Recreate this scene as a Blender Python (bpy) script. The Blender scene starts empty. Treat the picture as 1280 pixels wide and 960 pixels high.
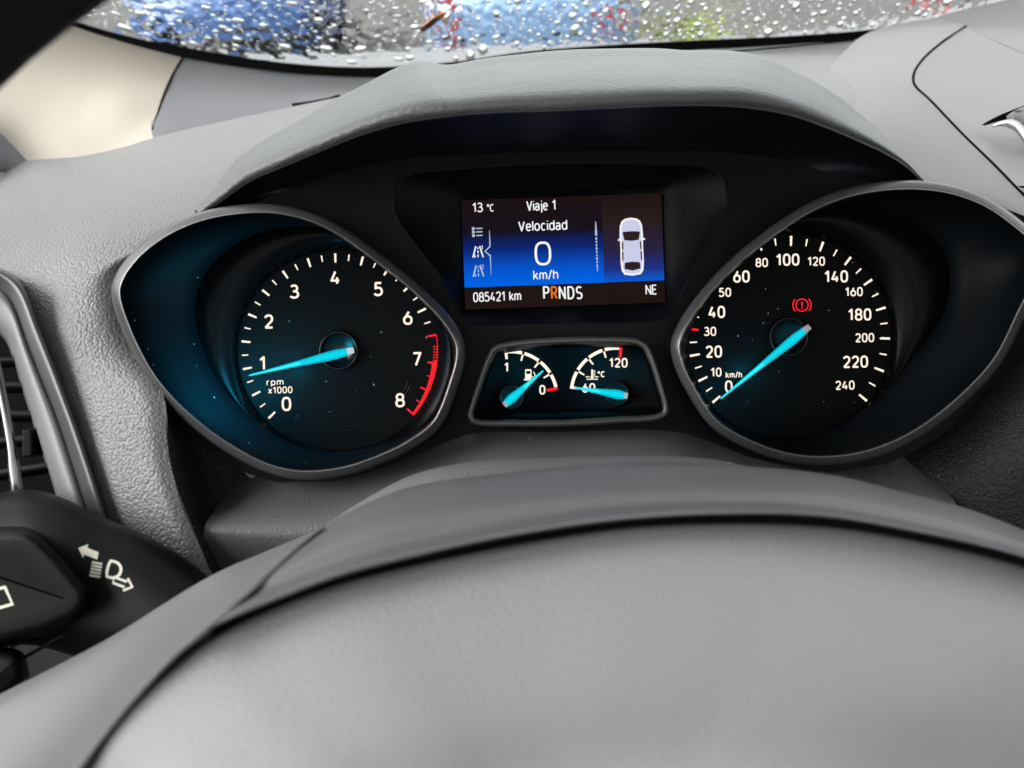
import bpy, bmesh, math, random
from mathutils import Vector, Matrix
R = math.radians
random.seed(7)
S = bpy.context.scene
COL = S.collection

# ------------------------------------------------------------------ camera, world, sun, exposure
F = 1200.0                       # focal length in photo pixels (1280 wide)
EYE = Vector((0, 0, 1.25))
PITCH = R(25)
CM = Matrix.Translation(EYE) @ Matrix.Rotation(R(90) - PITCH, 4, 'X')
cam = bpy.data.cameras.new('camera')
co = bpy.data.objects.new('camera', cam); COL.objects.link(co)
co.matrix_world = CM
cam.sensor_width = 36; cam.lens = F / 1280 * 36
cam.clip_start = 0.01; cam.clip_end = 500
cam.dof.use_dof = True; cam.dof.focus_distance = 0.47; cam.dof.aperture_fstop = 11.5
S.camera = co

W = bpy.data.worlds.new('World'); S.world = W; W.use_nodes = True
wn = W.node_tree.nodes; wl = W.node_tree.links
sky = wn.new('ShaderNodeTexSky'); sky.sky_type = 'NISHITA'; sky.sun_disc = False
sky.sun_elevation = R(42); sky.sun_rotation = R(-114); sky.dust_density = 4
hs = wn.new('ShaderNodeHueSaturation'); hs.inputs['Saturation'].default_value = 0.12
wl.new(sky.outputs[0], hs.inputs['Color']); wl.new(hs.outputs[0], wn['Background'].inputs[0])
wn['Background'].inputs[1].default_value = 0.15
sun = bpy.data.lights.new('sun', 'SUN'); sun.energy = 0.5; sun.angle = R(50); sun.color = (1, .98, .95)
so = bpy.data.objects.new('sun', sun); COL.objects.link(so)
SUN_DIR = Vector((-0.68, -0.30, 0.66))          # towards the sun
so.rotation_euler = SUN_DIR.to_track_quat('Z', 'Y').to_euler(); so.location = (-3, 1, 6)
S.view_settings.view_transform = 'Standard'; S.view_settings.look = 'None'
S.view_settings.exposure = 1.9; S.view_settings.gamma = 1
S.render.engine = 'CYCLES'
S.cycles.use_denoising = True
S.cycles.max_bounces = 10; S.cycles.diffuse_bounces = 5; S.cycles.glossy_bounces = 4; S.cycles.transmission_bounces = 8; S.cycles.transparent_max_bounces = 12
S.cycles.caustics_refractive = False; S.cycles.caustics_reflective = False
S.cycles.sample_clamp_indirect = 6

# ------------------------------------------------------------------ helpers
def P(px, py, d):
    return CM @ Vector(((px - 640) / F * d, (480 - py) / F * d, -d))

def cr(pts, n, closed=False):
    """Catmull-Rom through pts (tuples), resampled to n points by arc length."""
    pts = [Vector(p) for p in pts]
    m = len(pts); dense = []
    segs = m if closed else m - 1
    if m == 2 and not closed:
        return [pts[0].lerp(pts[1], i / (n - 1)) for i in range(n)]
    for i in range(segs):
        if closed:
            a, b, c, d = pts[i - 1], pts[i], pts[(i + 1) % m], pts[(i + 2) % m]
        else:
            b, c = pts[i], pts[i + 1]
            a = pts[i - 1] if i > 0 else b * 2 - c
            d = pts[i + 2] if i + 2 < m else c * 2 - b
        for k in range(16):
            t = k / 16
            t0 = 0.0; t1 = t0 + max((b - a).length, 1e-9) ** .5; t2 = t1 + max((c - b).length, 1e-9) ** .5; t3 = t2 + max((d - c).length, 1e-9) ** .5
            T = t1 + (t2 - t1) * t
            A1 = a * ((t1 - T) / (t1 - t0)) + b * ((T - t0) / (t1 - t0))
            A2 = b * ((t2 - T) / (t2 - t1)) + c * ((T - t1) / (t2 - t1))
            A3 = c * ((t3 - T) / (t3 - t2)) + d * ((T - t2) / (t3 - t2))
            B1 = A1 * ((t2 - T) / (t2 - t0)) + A2 * ((T - t0) / (t2 - t0))
            B2 = A2 * ((t3 - T) / (t3 - t1)) + A3 * ((T - t1) / (t3 - t1))
            dense.append(B1 * ((t2 - T) / (t2 - t1)) + B2 * ((T - t1) / (t2 - t1)))
    dense.append(pts[0].copy() if closed else pts[-1].copy())
    L = [0]
    for i in range(1, len(dense)):
        L.append(L[-1] + (dense[i] - dense[i - 1]).length)
    out = []; j = 0
    cnt = n if closed else n - 1
    for i in range(n):
        s = L[-1] * i / cnt
        while j < len(L) - 2 and L[j + 1] < s:
            j += 1
        f = (s - L[j]) / max(L[j + 1] - L[j], 1e-12)
        out.append(dense[j].lerp(dense[j + 1], min(max(f, 0), 1)))
    return out

def root(name, label, cat, M=None, group=None, kind=None):
    o = bpy.data.objects.new(name, None); COL.objects.link(o)
    o.empty_display_size = .02
    o.matrix_world = M if M is not None else Matrix.Identity(4)
    tag(o, label, cat, group, kind)
    MATS[o] = o.matrix_world.copy() if M is None else M.copy()
    return o
MATS = {}
def tag(o, label=None, cat=None, group=None, kind=None):
    if label: o['label'] = label
    if cat: o['category'] = cat
    if group: o['group'] = group
    if kind: o['kind'] = kind
    return o
def frame_at(px, py, d, roll=0):
    """camera-facing frame whose origin is at a point of the place"""
    return Matrix.Translation(P(px, py, d)) @ CM.to_3x3().to_4x4() @ Matrix.Rotation(R(roll), 4, 'Z')

def link(name, me, mat, parent=None, label=None, smooth=True, world=True):
    """mesh in world coordinates (world=True) or in the parent's local frame"""
    if mat and not me.materials: me.materials.append(mat)
    o = bpy.data.objects.new(name, me); COL.objects.link(o)
    if parent:
        o.parent = parent
        PM = MATS.get(parent, Matrix.Identity(4))
        if world: me.transform(PM.inverted())
        MATS[o] = PM
    if smooth:
        for p in me.polygons: p.use_smooth = True
    if label: o['label'] = label
    return o

def mesh(verts, faces):
    me = bpy.data.meshes.new('m'); me.from_pydata([tuple(v) for v in verts], [], faces); me.update()
    return me

def orient(me, toward=None):
    bm = bmesh.new(); bm.from_mesh(me); bmesh.ops.recalc_face_normals(bm, faces=bm.faces)
    bm.to_mesh(me); bm.free(); return me

def surf(rows, nu=40, nv=20, thick=0.0):
    """smooth skin through rows of (px,py,d)"""
    rs = [cr([P(*p) for p in r], nu) for r in rows]
    cols = [cr([r[i] for r in rs], nv) if len(rs) > 1 else [] for i in range(nu)]
    v = []; f = []
    for i in range(nu):
        v += cols[i]
    for i in range(nu - 1):
        for j in range(nv - 1):
            a = i * nv + j
            f.append((a, a + 1, a + nv + 1, a + nv))
    me = mesh(v, f)
    # face the camera on average
    s = sum((p.normal.dot(EYE - p.center)) * p.area for p in me.polygons)
    if s < 0: me.flip_normals()
    if thick:
        bm = bmesh.new(); bm.from_mesh(me)
        bmesh.ops.solidify(bm, geom=bm.faces[:], thickness=thick)
        bm.to_mesh(me); bm.free()
    return me

def offset2d(pts, off):
    """inward offset of a closed px outline given clockwise-or-not; sign decided by area"""
    n = len(pts); A = sum(pts[i][0] * pts[(i + 1) % n][1] - pts[(i + 1) % n][0] * pts[i][1] for i in range(n))
    sg = 1 if A > 0 else -1
    out = []
    for i in range(n):
        a = pts[i - 1]; b = pts[(i + 1) % n]
        t = Vector((b[0] - a[0], b[1] - a[1]))
        if t.length < 1e-9: out.append(pts[i]); continue
        t.normalize(); nn = Vector((-t.y, t.x)) * sg
        out.append((pts[i][0] + nn.x * off, pts[i][1] + nn.y * off))
    return out

def ringmesh(outline, profile, n=160, cap_front=False, cap_back=False, closed=True, dep=None):
    """closed px outline swept through (inward offset px, depth) pairs."""
    base = [(p[0], p[1]) for p in cr([(x, y, 0) for x, y in outline], n, True)] if n else list(outline)
    n = len(base)
    v = []; f = []
    for off, d in profile:
        for (x, y) in offset2d(base, off):
            v.append(P(x, y, d + (dep(x, y) if dep else 0)))
    k = len(profile)
    for j in range(k - 1):
        for i in range(n):
            i2 = (i + 1) % n
            f.append((j * n + i, j * n + i2, (j + 1) * n + i2, (j + 1) * n + i))
    if cap_front: f.append(tuple((k - 1) * n + i for i in range(n)))
    if cap_back: f.append(tuple(range(n))[::-1])
    me = mesh(v, f)
    fc = me.polygons[(k - 2) * n if k > 1 else 0]
    orient(me)
    s = sum((p.normal.dot(EYE - p.center)) * p.area for p in me.polygons)
    if s < 0: me.flip_normals()
    return me

def tube(pts, rad, n=10, cap=True):
    """round tube through world points"""
    v = []; f = []; m = len(pts)
    up = Vector((0, 0, 1))
    for i, p in enumerate(pts):
        t = (pts[min(i + 1, m - 1)] - pts[max(i - 1, 0)]).normalized()
        a = t.cross(up)
        if a.length < 1e-3: a = t.cross(Vector((1, 0, 0)))
        a.normalize(); b = t.cross(a)
        r = rad[i] if isinstance(rad, (list, tuple)) else rad
        for k in range(n):
            th = 2 * math.pi * k / n
            v.append(p + a * (r * math.cos(th)) + b * (r * math.sin(th)))
    for i in range(m - 1):
        for k in range(n):
            k2 = (k + 1) % n
            f.append((i * n + k, i * n + k2, (i + 1) * n + k2, (i + 1) * n + k))
    if cap:
        f.append(tuple(range(n))[::-1]); f.append(tuple((m - 1) * n + k for k in range(n)))
    return orient(mesh(v, f))

def box(c, sx, sy, sz, M=None, bev=0):
    bm = bmesh.new(); bmesh.ops.create_cube(bm, size=1)
    bmesh.ops.scale(bm, verts=bm.verts, vec=(sx, sy, sz))
    if bev: bmesh.ops.bevel(bm, geom=bm.edges[:], offset=bev, segments=2, affect='EDGES', profile=.5)
    if M is not None: bmesh.ops.transform(bm, verts=bm.verts, matrix=M)
    bmesh.ops.translate(bm, verts=bm.verts, vec=c)
    me = bpy.data.meshes.new('m'); bm.to_mesh(me); bm.free(); return me

# flat print in a local frame (x right, y up, z to the viewer), sizes in local units
def polys(ps, z=0):
    v = []; f = []
    for p in ps:
        b = len(v)
        A = sum(p[i][0] * p[(i + 1) % len(p)][1] - p[(i + 1) % len(p)][0] * p[i][1] for i in range(len(p)))
        if A < 0: p = p[::-1]
        v += [(x, y, z) for x, y in p]; f.append(tuple(range(b, b + len(p))))
    return mesh(v, f)
def stroke(path, w, closed=False):
    out = []; n = len(path); L = []; Rr = []
    for i in range(n):
        a = path[i - 1] if (i > 0 or closed) else path[i]
        b = path[(i + 1) % n] if (i < n - 1 or closed) else path[i]
        t = Vector((b[0] - a[0], b[1] - a[1])).normalized(); nn = Vector((-t.y, t.x)) * w / 2
        L.append((path[i][0] + nn.x, path[i][1] + nn.y)); Rr.append((path[i][0] - nn.x, path[i][1] - nn.y))
    for i in range(n if closed else n - 1):
        j = (i + 1) % n
        out.append([L[i], L[j], Rr[j], Rr[i]])
    return out
def arc(cx, cy, r, a0, a1, n=24):
    return [(cx + r * math.cos(R(a0 + (a1 - a0) * i / n)), cy + r * math.sin(R(a0 + (a1 - a0) * i / n))) for i in range(n + 1)]
def rect(cx, cy, w, h):
    return [(cx - w / 2, cy - h / 2), (cx + w / 2, cy - h / 2), (cx + w / 2, cy + h / 2), (cx - w / 2, cy + h / 2)]
def EL(cx, cy, rx, ry, a0=0, a1=360, n=20, p=2.3):
    o = []
    for i in range(n + 1):
        a = R(a0 + (a1 - a0) * i / n); c, q = math.cos(a), math.sin(a)
        o.append((cx + rx * math.copysign(abs(c) ** (2 / p), c), cy + ry * math.copysign(abs(q) ** (2 / p), q)))
    return o
GLYPH = {   # width, centre-line strokes on a unit box (1 = cap height)
 '0': (.56, [EL(.5,.5,.5,.5,p=2.7,n=32)]), '1': (.36, [[(0,.76),(.75,1),(.75,0)]]),
 '2': (.54, [EL(.48,.71,.48,.29,165,-32)+[(0,0)], [(0,0),(1,0)]]),
 '3': (.54, [EL(.45,.76,.43,.24,150,-90)+[(.3,.52)], EL(.45,.26,.55,.26,90,-155)]),
 '4': (.58, [[(.52,1),(0,.26),(1,.26)], [(.74,.52),(.74,0)]]),
 '5': (.53, [[(.92,1),(.14,1),(.08,.50)], EL(.42,.31,.56,.31,135,-150)]),
 '6': (.56, [[(.66,1),(.07,.44)], EL(.5,.31,.5,.31,n=28)]),
 '7': (.53, [[(0,1),(1,1),(.32,0)]]), '8': (.56, [EL(.5,.76,.43,.24,n=26), EL(.5,.265,.5,.265,n=26)]),
 'r': (.30, [[(0,0),(0,.72)], EL(.75,.38,.75,.34,180,85)]), 'p': (.50, [[(0,-.28),(0,.72)], EL(.5,.36,.5,.36,n=26)]),
 'm': (.80, [[(0,0),(0,.72)], EL(.25,.42,.25,.30,180,0)+[(.5,0)], EL(.75,.42,.25,.30,180,0)+[(1,0)]]),
 'x': (.46, [[(0,.72),(1,0)], [(0,0),(1,.72)]]), 'k': (.46, [[(0,0),(0,1)], [(.92,.72),(.05,.24)], [(.36,.41),(1,0)]]),
 '/': (.34, [[(0,-.06),(1,1.04)]]), 'h': (.48, [[(0,0),(0,1)], EL(.5,.40,.5,.32,180,0)+[(1,0)]]),
 '°': (.22, [EL(.5,.86,.5,.13,n=16)]), 'C': (.56, [EL(.52,.5,.52,.5,48,312,28)]),
 'V': (.62, [[(0,1),(.5,0),(1,1)]]), 'i': (.0, [[(0,0),(0,.72)], [(0,.93),(0,1)]]),
 'a': (.45, [EL(.48,.50,.45,.22,155,0)+[(.93,.1),(1,0)], EL(.44,.20,.46,.20,n=22)]),
 'j': (.10, [[(1,.72),(1,-.14),(.2,-.26)], [(1,.93),(1,1)]]), 'e': (.48, [[(.02,.38),(1,.38)], EL(.5,.36,.5,.36,3,318,24)]),
 'l': (.0, [[(0,0),(0,1)]]), 'o': (.50, [EL(.5,.36,.5,.36,n=26)]), 'c': (.45, [EL(.52,.36,.52,.36,50,310,24)]),
 'd': (.50, [[(1,0),(1,1)], EL(.5,.36,.5,.36,n=26)]), 'P': (.52, [[(0,0),(0,1),(.5,1)]+EL(.5,.74,.5,.26,90,-90)+[(0,.48)]]),
 'R': (.54, [[(0,0),(0,1),(.5,1)]+EL(.5,.74,.46,.26,90,-90)+[(0,.48)], [(.5,.48),(1,0)]]),
 'N': (.58, [[(0,0),(0,1),(1,0),(1,1)]]), 'D': (.58, [[(.4,0),(0,0),(0,1),(.4,1)]+EL(.4,.5,.6,.5,90,-90)]),
 'S': (.54, [EL(.5,.745,.47,.255,35,270)+EL(.5,.245,.5,.245,90,-145)]), 'E': (.48, [[(1,1),(0,1),(0,0),(1,0)], [(0,.52),(.88,.52)]]),
 'v': (.46, [[(0,.72),(.5,0),(1,.72)]]), ' ': (.22, []),
}
def textmesh(t, h, sx=1.0, wt=.135, z=0.0, gap=.15):
    """lettering of even stroke as a flat mesh, cap height h, centred on its own box"""
    ps = []; X = 0.0; hw = wt / 2; lw = wt * h
    for ch in t:
        w, st_ = GLYPH[ch]
        for path in st_:
            q = [((X + hw + x * w) * h * sx, (hw + y * (1 - wt)) * h) for x, y in path]
            c = [q[0]]
            for p in q[1:]:
                if math.hypot(p[0] - c[-1][0], p[1] - c[-1][1]) > 1e-9: c.append(p)
            runs = [[c[0]]]
            for k in range(1, len(c)):
                runs[-1].append(c[k])
                if k < len(c) - 1:
                    u = Vector((c[k][0]-c[k-1][0], c[k][1]-c[k-1][1])); v2 = Vector((c[k+1][0]-c[k][0], c[k+1][1]-c[k][1]))
                    if u.angle(v2, 0) > R(32):
                        ps.append([(c[k][0] + lw/2*math.cos(a*.7854), c[k][1] + lw/2*math.sin(a*.7854)) for a in range(8)])
                        runs.append([c[k]])
            for r_ in runs: ps += stroke(r_, lw)
        X += w + wt + gap
    W_ = (X - gap) * h * sx
    return polys([[(x - W_ / 2, y - h / 2) for x, y in p] for p in ps], z)

# ------------------------------------------------------------------ materials
def nmat(name):
    m = bpy.data.materials.new(name); m.use_nodes = True
    return m, m.node_tree.nodes, m.node_tree.links, m.node_tree.nodes['Principled BSDF']
def grain(name, col, rough=.5, scale=420, strength=.35, dist=.0004, spec=.5, var=.12, fine=0, coat=0, sheen=0):
    """moulded soft-touch plastic: pebbled grain, slight unevenness of tone and sheen"""
    m, N, L, b = nmat(name)
    tc = N.new('ShaderNodeTexCoord')
    v = N.new('ShaderNodeTexVoronoi'); v.feature = 'SMOOTH_F1'; v.inputs['Scale'].default_value = scale; v.inputs['Smoothness'].default_value = .35
    ns = N.new('ShaderNodeTexNoise'); ns.inputs['Scale'].default_value = scale * .35; ns.inputs['Detail'].default_value = 3
    mixv = N.new('ShaderNodeVectorMath'); mixv.operation = 'MULTIPLY_ADD'
    L.new(ns.outputs['Color'], mixv.inputs[0]); mixv.inputs[1].default_value = (.55 / scale,) * 3; L.new(tc.outputs['Object'], mixv.inputs[2])
    L.new(mixv.outputs[0], v.inputs['Vector']); L.new(tc.outputs['Object'], ns.inputs['Vector'])
    n2 = N.new('ShaderNodeTexNoise'); n2.inputs['Scale'].default_value = scale * 3; n2.inputs['Detail'].default_value = 2
    L.new(tc.outputs['Object'], n2.inputs['Vector'])
    inv = N.new('ShaderNodeMath'); inv.operation = 'MULTIPLY'; L.new(v.outputs['Distance'], inv.inputs[0]); L.new(v.outputs['Distance'], inv.inputs[1])
    iv2 = N.new('ShaderNodeMath'); iv2.operation = 'MULTIPLY'; iv2.inputs[1].default_value = -1.6; L.new(inv.outputs[0], iv2.inputs[0])
    ad = N.new('ShaderNodeMath'); ad.operation = 'MULTIPLY_ADD'; ad.inputs[1].default_value = .2 + fine
    L.new(n2.outputs[0], ad.inputs[0]); L.new(iv2.outputs[0], ad.inputs[2])
    bp = N.new('ShaderNodeBump'); bp.inputs['Strength'].default_value = strength; bp.inputs['Distance'].default_value = dist
    L.new(ad.outputs[0], bp.inputs['Height']); L.new(bp.outputs[0], b.inputs['Normal'])
    n3 = N.new('ShaderNodeTexNoise'); n3.inputs['Scale'].default_value = 22; n3.inputs['Detail'].default_value = 6
    L.new(tc.outputs['Object'], n3.inputs['Vector'])
    rp = N.new('ShaderNodeMapRange'); rp.inputs[3].default_value = 1 - var; rp.inputs[4].default_value = 1 + var
    L.new(n3.outputs[0], rp.inputs[0])
    mc = N.new('ShaderNodeVectorMath'); mc.operation = 'SCALE'; mc.inputs[0].default_value = col[:3]; L.new(rp.outputs[0], mc.inputs['Scale'])
    L.new(mc.outputs[0], b.inputs['Base Color'])
    r2 = N.new('ShaderNodeMapRange'); r2.inputs[3].default_value = rough - .08; r2.inputs[4].default_value = rough + .08
    L.new(n3.outputs[0], r2.inputs[0]); L.new(r2.outputs[0], b.inputs['Roughness'])
    b.inputs['Specular IOR Level'].default_value = spec
    b.inputs['Coat Weight'].default_value = coat
    b.inputs['Sheen Weight'].default_value = sheen; b.inputs['Sheen Roughness'].default_value = .35
    return m
def plain(name, col, rough=.4, metal=0, spec=.5, wear=.06):
    m, N, L, b = nmat(name)
    b.inputs['Base Color'].default_value = (*col, 1); b.inputs['Metallic'].default_value = metal
    b.inputs['Specular IOR Level'].default_value = spec
    tc = N.new('ShaderNodeTexCoord'); n = N.new('ShaderNodeTexNoise'); n.inputs['Scale'].default_value = 120; n.inputs['Detail'].default_value = 6
    L.new(tc.outputs['Object'], n.inputs['Vector'])
    r = N.new('ShaderNodeMapRange'); r.inputs[3].default_value = max(rough - wear, .02); r.inputs[4].default_value = rough + wear
    L.new(n.outputs[0], r.inputs[0]); L.new(r.outputs[0], b.inputs['Roughness'])
    return m
def glow(name, col, s):
    m = bpy.data.materials.new(name); m.use_nodes = True; N = m.node_tree.nodes; L = m.node_tree.links
    N.remove(N['Principled BSDF']); e = N.new('ShaderNodeEmission')
    e.inputs[0].default_value = (*col, 1); e.inputs[1].default_value = s
    L.new(e.outputs[0], N['Material Output'].inputs[0]); return m

EX = 2 ** -S.view_settings.exposure           # lit displays are set by what a viewer reads off them
M_DASH = grain('grey_pebbled_dash', (.138, .136, .133), .46, 800, .52, .0006)
M_DASHTOP = grain('grey_fine_dash_top', (.185, .178, .178), .5, 700, .25, .0003)
M_VISOR = grain('grey_visor_skin', (.075, .078, .075), .46, 560, .3, .0006, sheen=.22)
M_RECESS = grain('shade_toned_dash_skin', (.016, .016, .017), .5, 820, .7, .0006, spec=.2)  # dash skin with the shade of the recess put into its colour
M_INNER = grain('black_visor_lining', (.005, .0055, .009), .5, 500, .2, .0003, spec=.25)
M_SAIL = grain('mid_grey_fine_panel', (.095, .096, .102), .6, 900, .25, .0003)
M_CREAM = grain('cream_pillar_fabric', (.33, .297, .243), .7, 900, .15, .0002, var=.04)
M_LOWER = grain('charcoal_lower_panel', (.08, .08, .082), .5, 900, .35, .0003, fine=.4)
M_SHROUD = grain('charcoal_column_cover', (.13, .13, .132), .6, 900, .3, .0003, fine=.4)
M_HUB = grain('grey_wheel_pad_skin', (.262, .262, .264), .37, 900, .26, .0004, spec=.65, var=.05)
M_SPOKE = grain('satin_grey_wheel_spoke', (.16, .158, .16), .40, 1200, .1, .0002)
M_TRIM = grain('satin_charcoal_wheel_trim', (.12, .119, .121), .43, 1200, .12, .0002, spec=.6)
M_RIM = grain('black_wheel_leather', (.004, .0037, .0037), .55, 500, .3, .0004, spec=.2)
M_STALK = plain('satin_black_stalk', (.0025, .0025, .0025), .5, spec=.10)
M_BLACK = plain('gloss_black_plastic', (.003, .003, .0035), .25, spec=.3)
M_SURR = plain('piano_black_surround', (.0014, .0016, .0024), .5, spec=.10)
M_BOWL = plain('dark_gauge_bowl', (.003, .0045, .006), .5, spec=.08)
M_DIAL = plain('black_dial_print', (.0032, .0032, .0032), .45, spec=.03)
M_CONE = plain('semi_gloss_dial_cone', (.0018, .0018, .002), .3, spec=.06)
M_BEZEL = plain('satin_graphite_bezel', (.065, .065, .066), .33, .3)
M_VENTOUT = plain('graphite_vent_trim', (.06, .06, .06), .34, .3)
M_CONSOLE = grain('smooth_grey_console', (.185, .178, .178), .42, 900, .06, .0002)
M_CHROME = plain('satin_chrome', (.62, .62, .62), .18, 1)
M_SATIN = plain('satin_silver_paint', (.42, .42, .42), .38, .5)
M_VENTIN = plain('grey_vent_frame', (.12, .12, .122), .42)
M_VANE = plain('dark_satin_chrome', (.30, .30, .30), .25, 1)
M_LIPRING = plain('satin_lip_ring', (.45, .45, .45), .3, 1)
M_GAP = plain('dark_gap', (.004, .004, .004), .9, spec=.05)
M_PEACH = glow('backlit_peach_print', (1, .86, .72), 1.15 * EX)
M_RED = glow('backlit_red_print', (1, .02, .03), 1.0 * EX)
M_CYAN = glow('backlit_cyan_needle', (.005, .72, .86), 1.0 * EX)
M_CYAN2 = glow('backlit_cyan_flank', (.002, .50, .66), 1.0 * EX)
M_CYAN3 = glow('backlit_cyan_tip', (.03, .86, .92), 1.1 * EX)
M_WHITE = glow('screen_white_text', (1, 1, 1), .95 * EX)
M_DIMW = glow('screen_dim_text', (.62, .72, .9), .75 * EX)
M_ORANGE = glow('screen_orange_letter', (1, .22, .02), .85 * EX)
M_CARW = glow('screen_car_body', (.62, .64, .86), .95 * EX)
M_CAROUT = glow('screen_car_outline', (1, 1, 1), .9 * EX)
M_CARD = glow('screen_car_glass', (.028, .016, .014), 1 * EX)
M_PRINT = plain('cream_printed_symbol', (.62, .60, .48), .5)

# ------------------------------------------------------------------ outlines taken for the cluster openings
TACH_O = [(139.6,367),(145,344),(168,313),(207,284),(253,265),(303,256.5),(346,256.5),(392,267),(431,286),(477,319),(523,356),(562,396),(579,425),(581,446),(573,479),(550,533),(516,560),(477,579),(431,594),(377,599),(330,589),(284,565),(246,538),(207,502),(180,467),(153,413)]
SPEED_O = [(838.7,432),(845,411),(870,372),(909,329),(957,289),(1008,256),(1052,238),(1099,228.5),(1147,226.5),(1194,233),(1238,250),(1280,280),(1300,299),(1307,322),(1301,352),(1280,397),(1250,455),(1210,499),(1166,535),(1123,560),(1075,576),(1028,581),(980,576),(929,558),(889,533),(862,495),(844,459)]
SMALL_O = [(617,433),(640,427),(710,422),(780,422),(798,424),(810,431),(818,447),(829,481),(836,509),(834,519),(822,525),(770,529),(710,532.5),(640,533),(600,532),(588,528),(584,519),(587,506),(596,478),(608,446)]
TACH_D = [(244,383),(255,345),(284,313),(330,290),(380,283),(430,291),(480,322),(525,365),(556,408),(566,445),(561,485),(546,518),(515,541),(477,556),(408,564),(346,545),(284,491),(255,440)]
SPEED_D = [(857,440),(866,405),(900,352),(950,303),(1000,272),(1052,260),(1120,272),(1168,300),(1187,340),(1180,390),(1147,440),(1090,505),(1030,540),(985,549),(930,540),(886,512),(863,475)]
SCREEN_W = [(500,222),(560,212),(700,204),(840,206),(900,214),(912,250),(890,300),(862,345),(848,380),(838,396),(822,401),(705,404.5),(592,405),(576,399),(566,382),(552,348),(520,308),(490,262)]

# ------------------------------------------------------------------ dashboard
dash = root('dashboard', 'grey moulded car dashboard with a hooded binnacle around the dials', 'dashboard', frame_at(700, 480, .43))
def part(name, me, mat, parent=dash, label=None, **k): return link(name, me, mat, parent, label, **k)

LIP = [(250,268,.418),(276,248,.412),(312,223,.402),(355,204,.392),(398,186,.382),(448,166,.372),(499,151,.364),(556,142,.358),(620,136.5,.354),(700,134,.352),(760,131,.352),(836,128,.354),(899,128,.358),(946,132,.364),(992,141,.372),(1032,155,.382),(1070,171,.394),(1110,190,.408),(1137,208,.42),(1156,228,.432)]
CREST = [(244,262,.425),(269,234,.428),(297,198,.434),(333,173,.440),(373,151,.448),(412,128,.455),(455,106,.461),(491,87,.466),(513,78.5,.468),(530,76,.468),(556,81,.467),(600,74,.466),(640,69,.466),(700,63,.466),(758,61,.466),(821,60.5,.466),(860,63,.467),(883,62.5,.468),(922,64.5,.468),(953,71,.468),(992,89,.465),(1032,110,.46),(1070,138,.455),(1110,173,.45),(1141,208,.446),(1159,229,.444)]
n = 90
Lc = cr([(x, y, z * 1000) for x, y, z in LIP], n); Kc = cr([(x, y, z * 1000) for x, y, z in CREST], n)
def vrow(t, bulge):
    return [(a.x + (b.x - a.x) * t, a.y + (b.y - a.y) * t, (a.z + (b.z - a.z) * t) / 1000 + bulge * max(.06, min(1, (b.z - a.z) / 105))) for a, b in zip(Lc, Kc)]
def vback(dy, dd):
    return [(b.x, b.y + dy, b.z / 1000 + dd) for b in Kc]
rows = [[(a.x, a.y + 5, a.z / 1000 + .012) for a in Lc], vrow(-.01, .005), vrow(.05, -.003), vrow(.2, -.018), vrow(.42, -.028), vrow(.64, -.025), vrow(.84, -.012), vrow(1, .0), vback(4, .03), vback(26, .10)]
part('instrument_hood', surf(rows, 140, 60), M_VISOR, label='pebbled grey hood arching over the instruments')
BACK = [(262,285,.428),(300,265,.428),(350,243,.428),(420,217,.428),(500,199,.428),(600,192,.428),(700,189,.428),(800,188,.428),(900,190,.428),(980,200,.428),(1050,220,.428),(1110,236,.43),(1150,246,.434)]
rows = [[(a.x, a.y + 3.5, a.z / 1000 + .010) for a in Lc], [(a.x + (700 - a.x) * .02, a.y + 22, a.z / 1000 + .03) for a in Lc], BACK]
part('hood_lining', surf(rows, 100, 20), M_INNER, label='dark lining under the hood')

# left face of the dash, up to the vent opening and the edge of the binnacle recess
rows = [
 [(-60,222,.66),(0,207,.665),(40,200,.67),(95,196,.68),(150,185,.69),(200,170,.70),(300,147,.72),(440,118,.75)],
 [(-60,262,.57),(40,236,.575),(130,224,.58),(230,205,.59),(330,180,.61),(470,135,.64)],
 [(-60,300,.49),(20,292,.48),(110,272,.475),(200,250,.48),(290,225,.50),(480,190,.53)],
 [(-60,322,.455),(0,334,.445),(50,328,.436),(100,313,.432),(160,297,.432),(230,278,.436),(310,262,.442),(440,255,.47)],
 [(30,368,.432),(60,362,.425),(95,354,.42),(125,345,.42),(153,337,.425)],
 [(46,410,.422),(75,406,.416),(105,402,.414),(130,398,.415),(153,394,.42)],
 [(62,452,.418),(88,450,.413),(115,446,.411),(145,442,.412),(175,440,.417)],
 [(80,497,.414),(110,495,.408),(145,492,.404),(180,490,.402),(205,495,.404)],
 [(111,588,.408),(135,587,.402),(165,586,.399),(195,585,.397),(214,585,.399)],
 [(145,690,.402),(175,690,.396),(205,690,.393),(235,690,.391),(253,690,.393)],
 [(185,800,.40),(220,800,.394),(250,800,.39),(280,800,.388),(300,800,.39)]]
part('dash_face', surf(rows, 70, 90), M_DASH, label='light grey pebbled face between vent and rev counter')
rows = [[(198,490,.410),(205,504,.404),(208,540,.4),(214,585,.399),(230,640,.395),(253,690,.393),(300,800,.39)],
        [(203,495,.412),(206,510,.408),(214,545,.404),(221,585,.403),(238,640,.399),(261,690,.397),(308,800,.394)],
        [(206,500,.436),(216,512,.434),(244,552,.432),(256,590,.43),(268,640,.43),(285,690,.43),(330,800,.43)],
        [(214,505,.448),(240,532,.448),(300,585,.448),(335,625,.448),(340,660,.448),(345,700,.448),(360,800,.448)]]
part('recess_side', surf(rows, 40, 24), M_RECESS)
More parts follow.
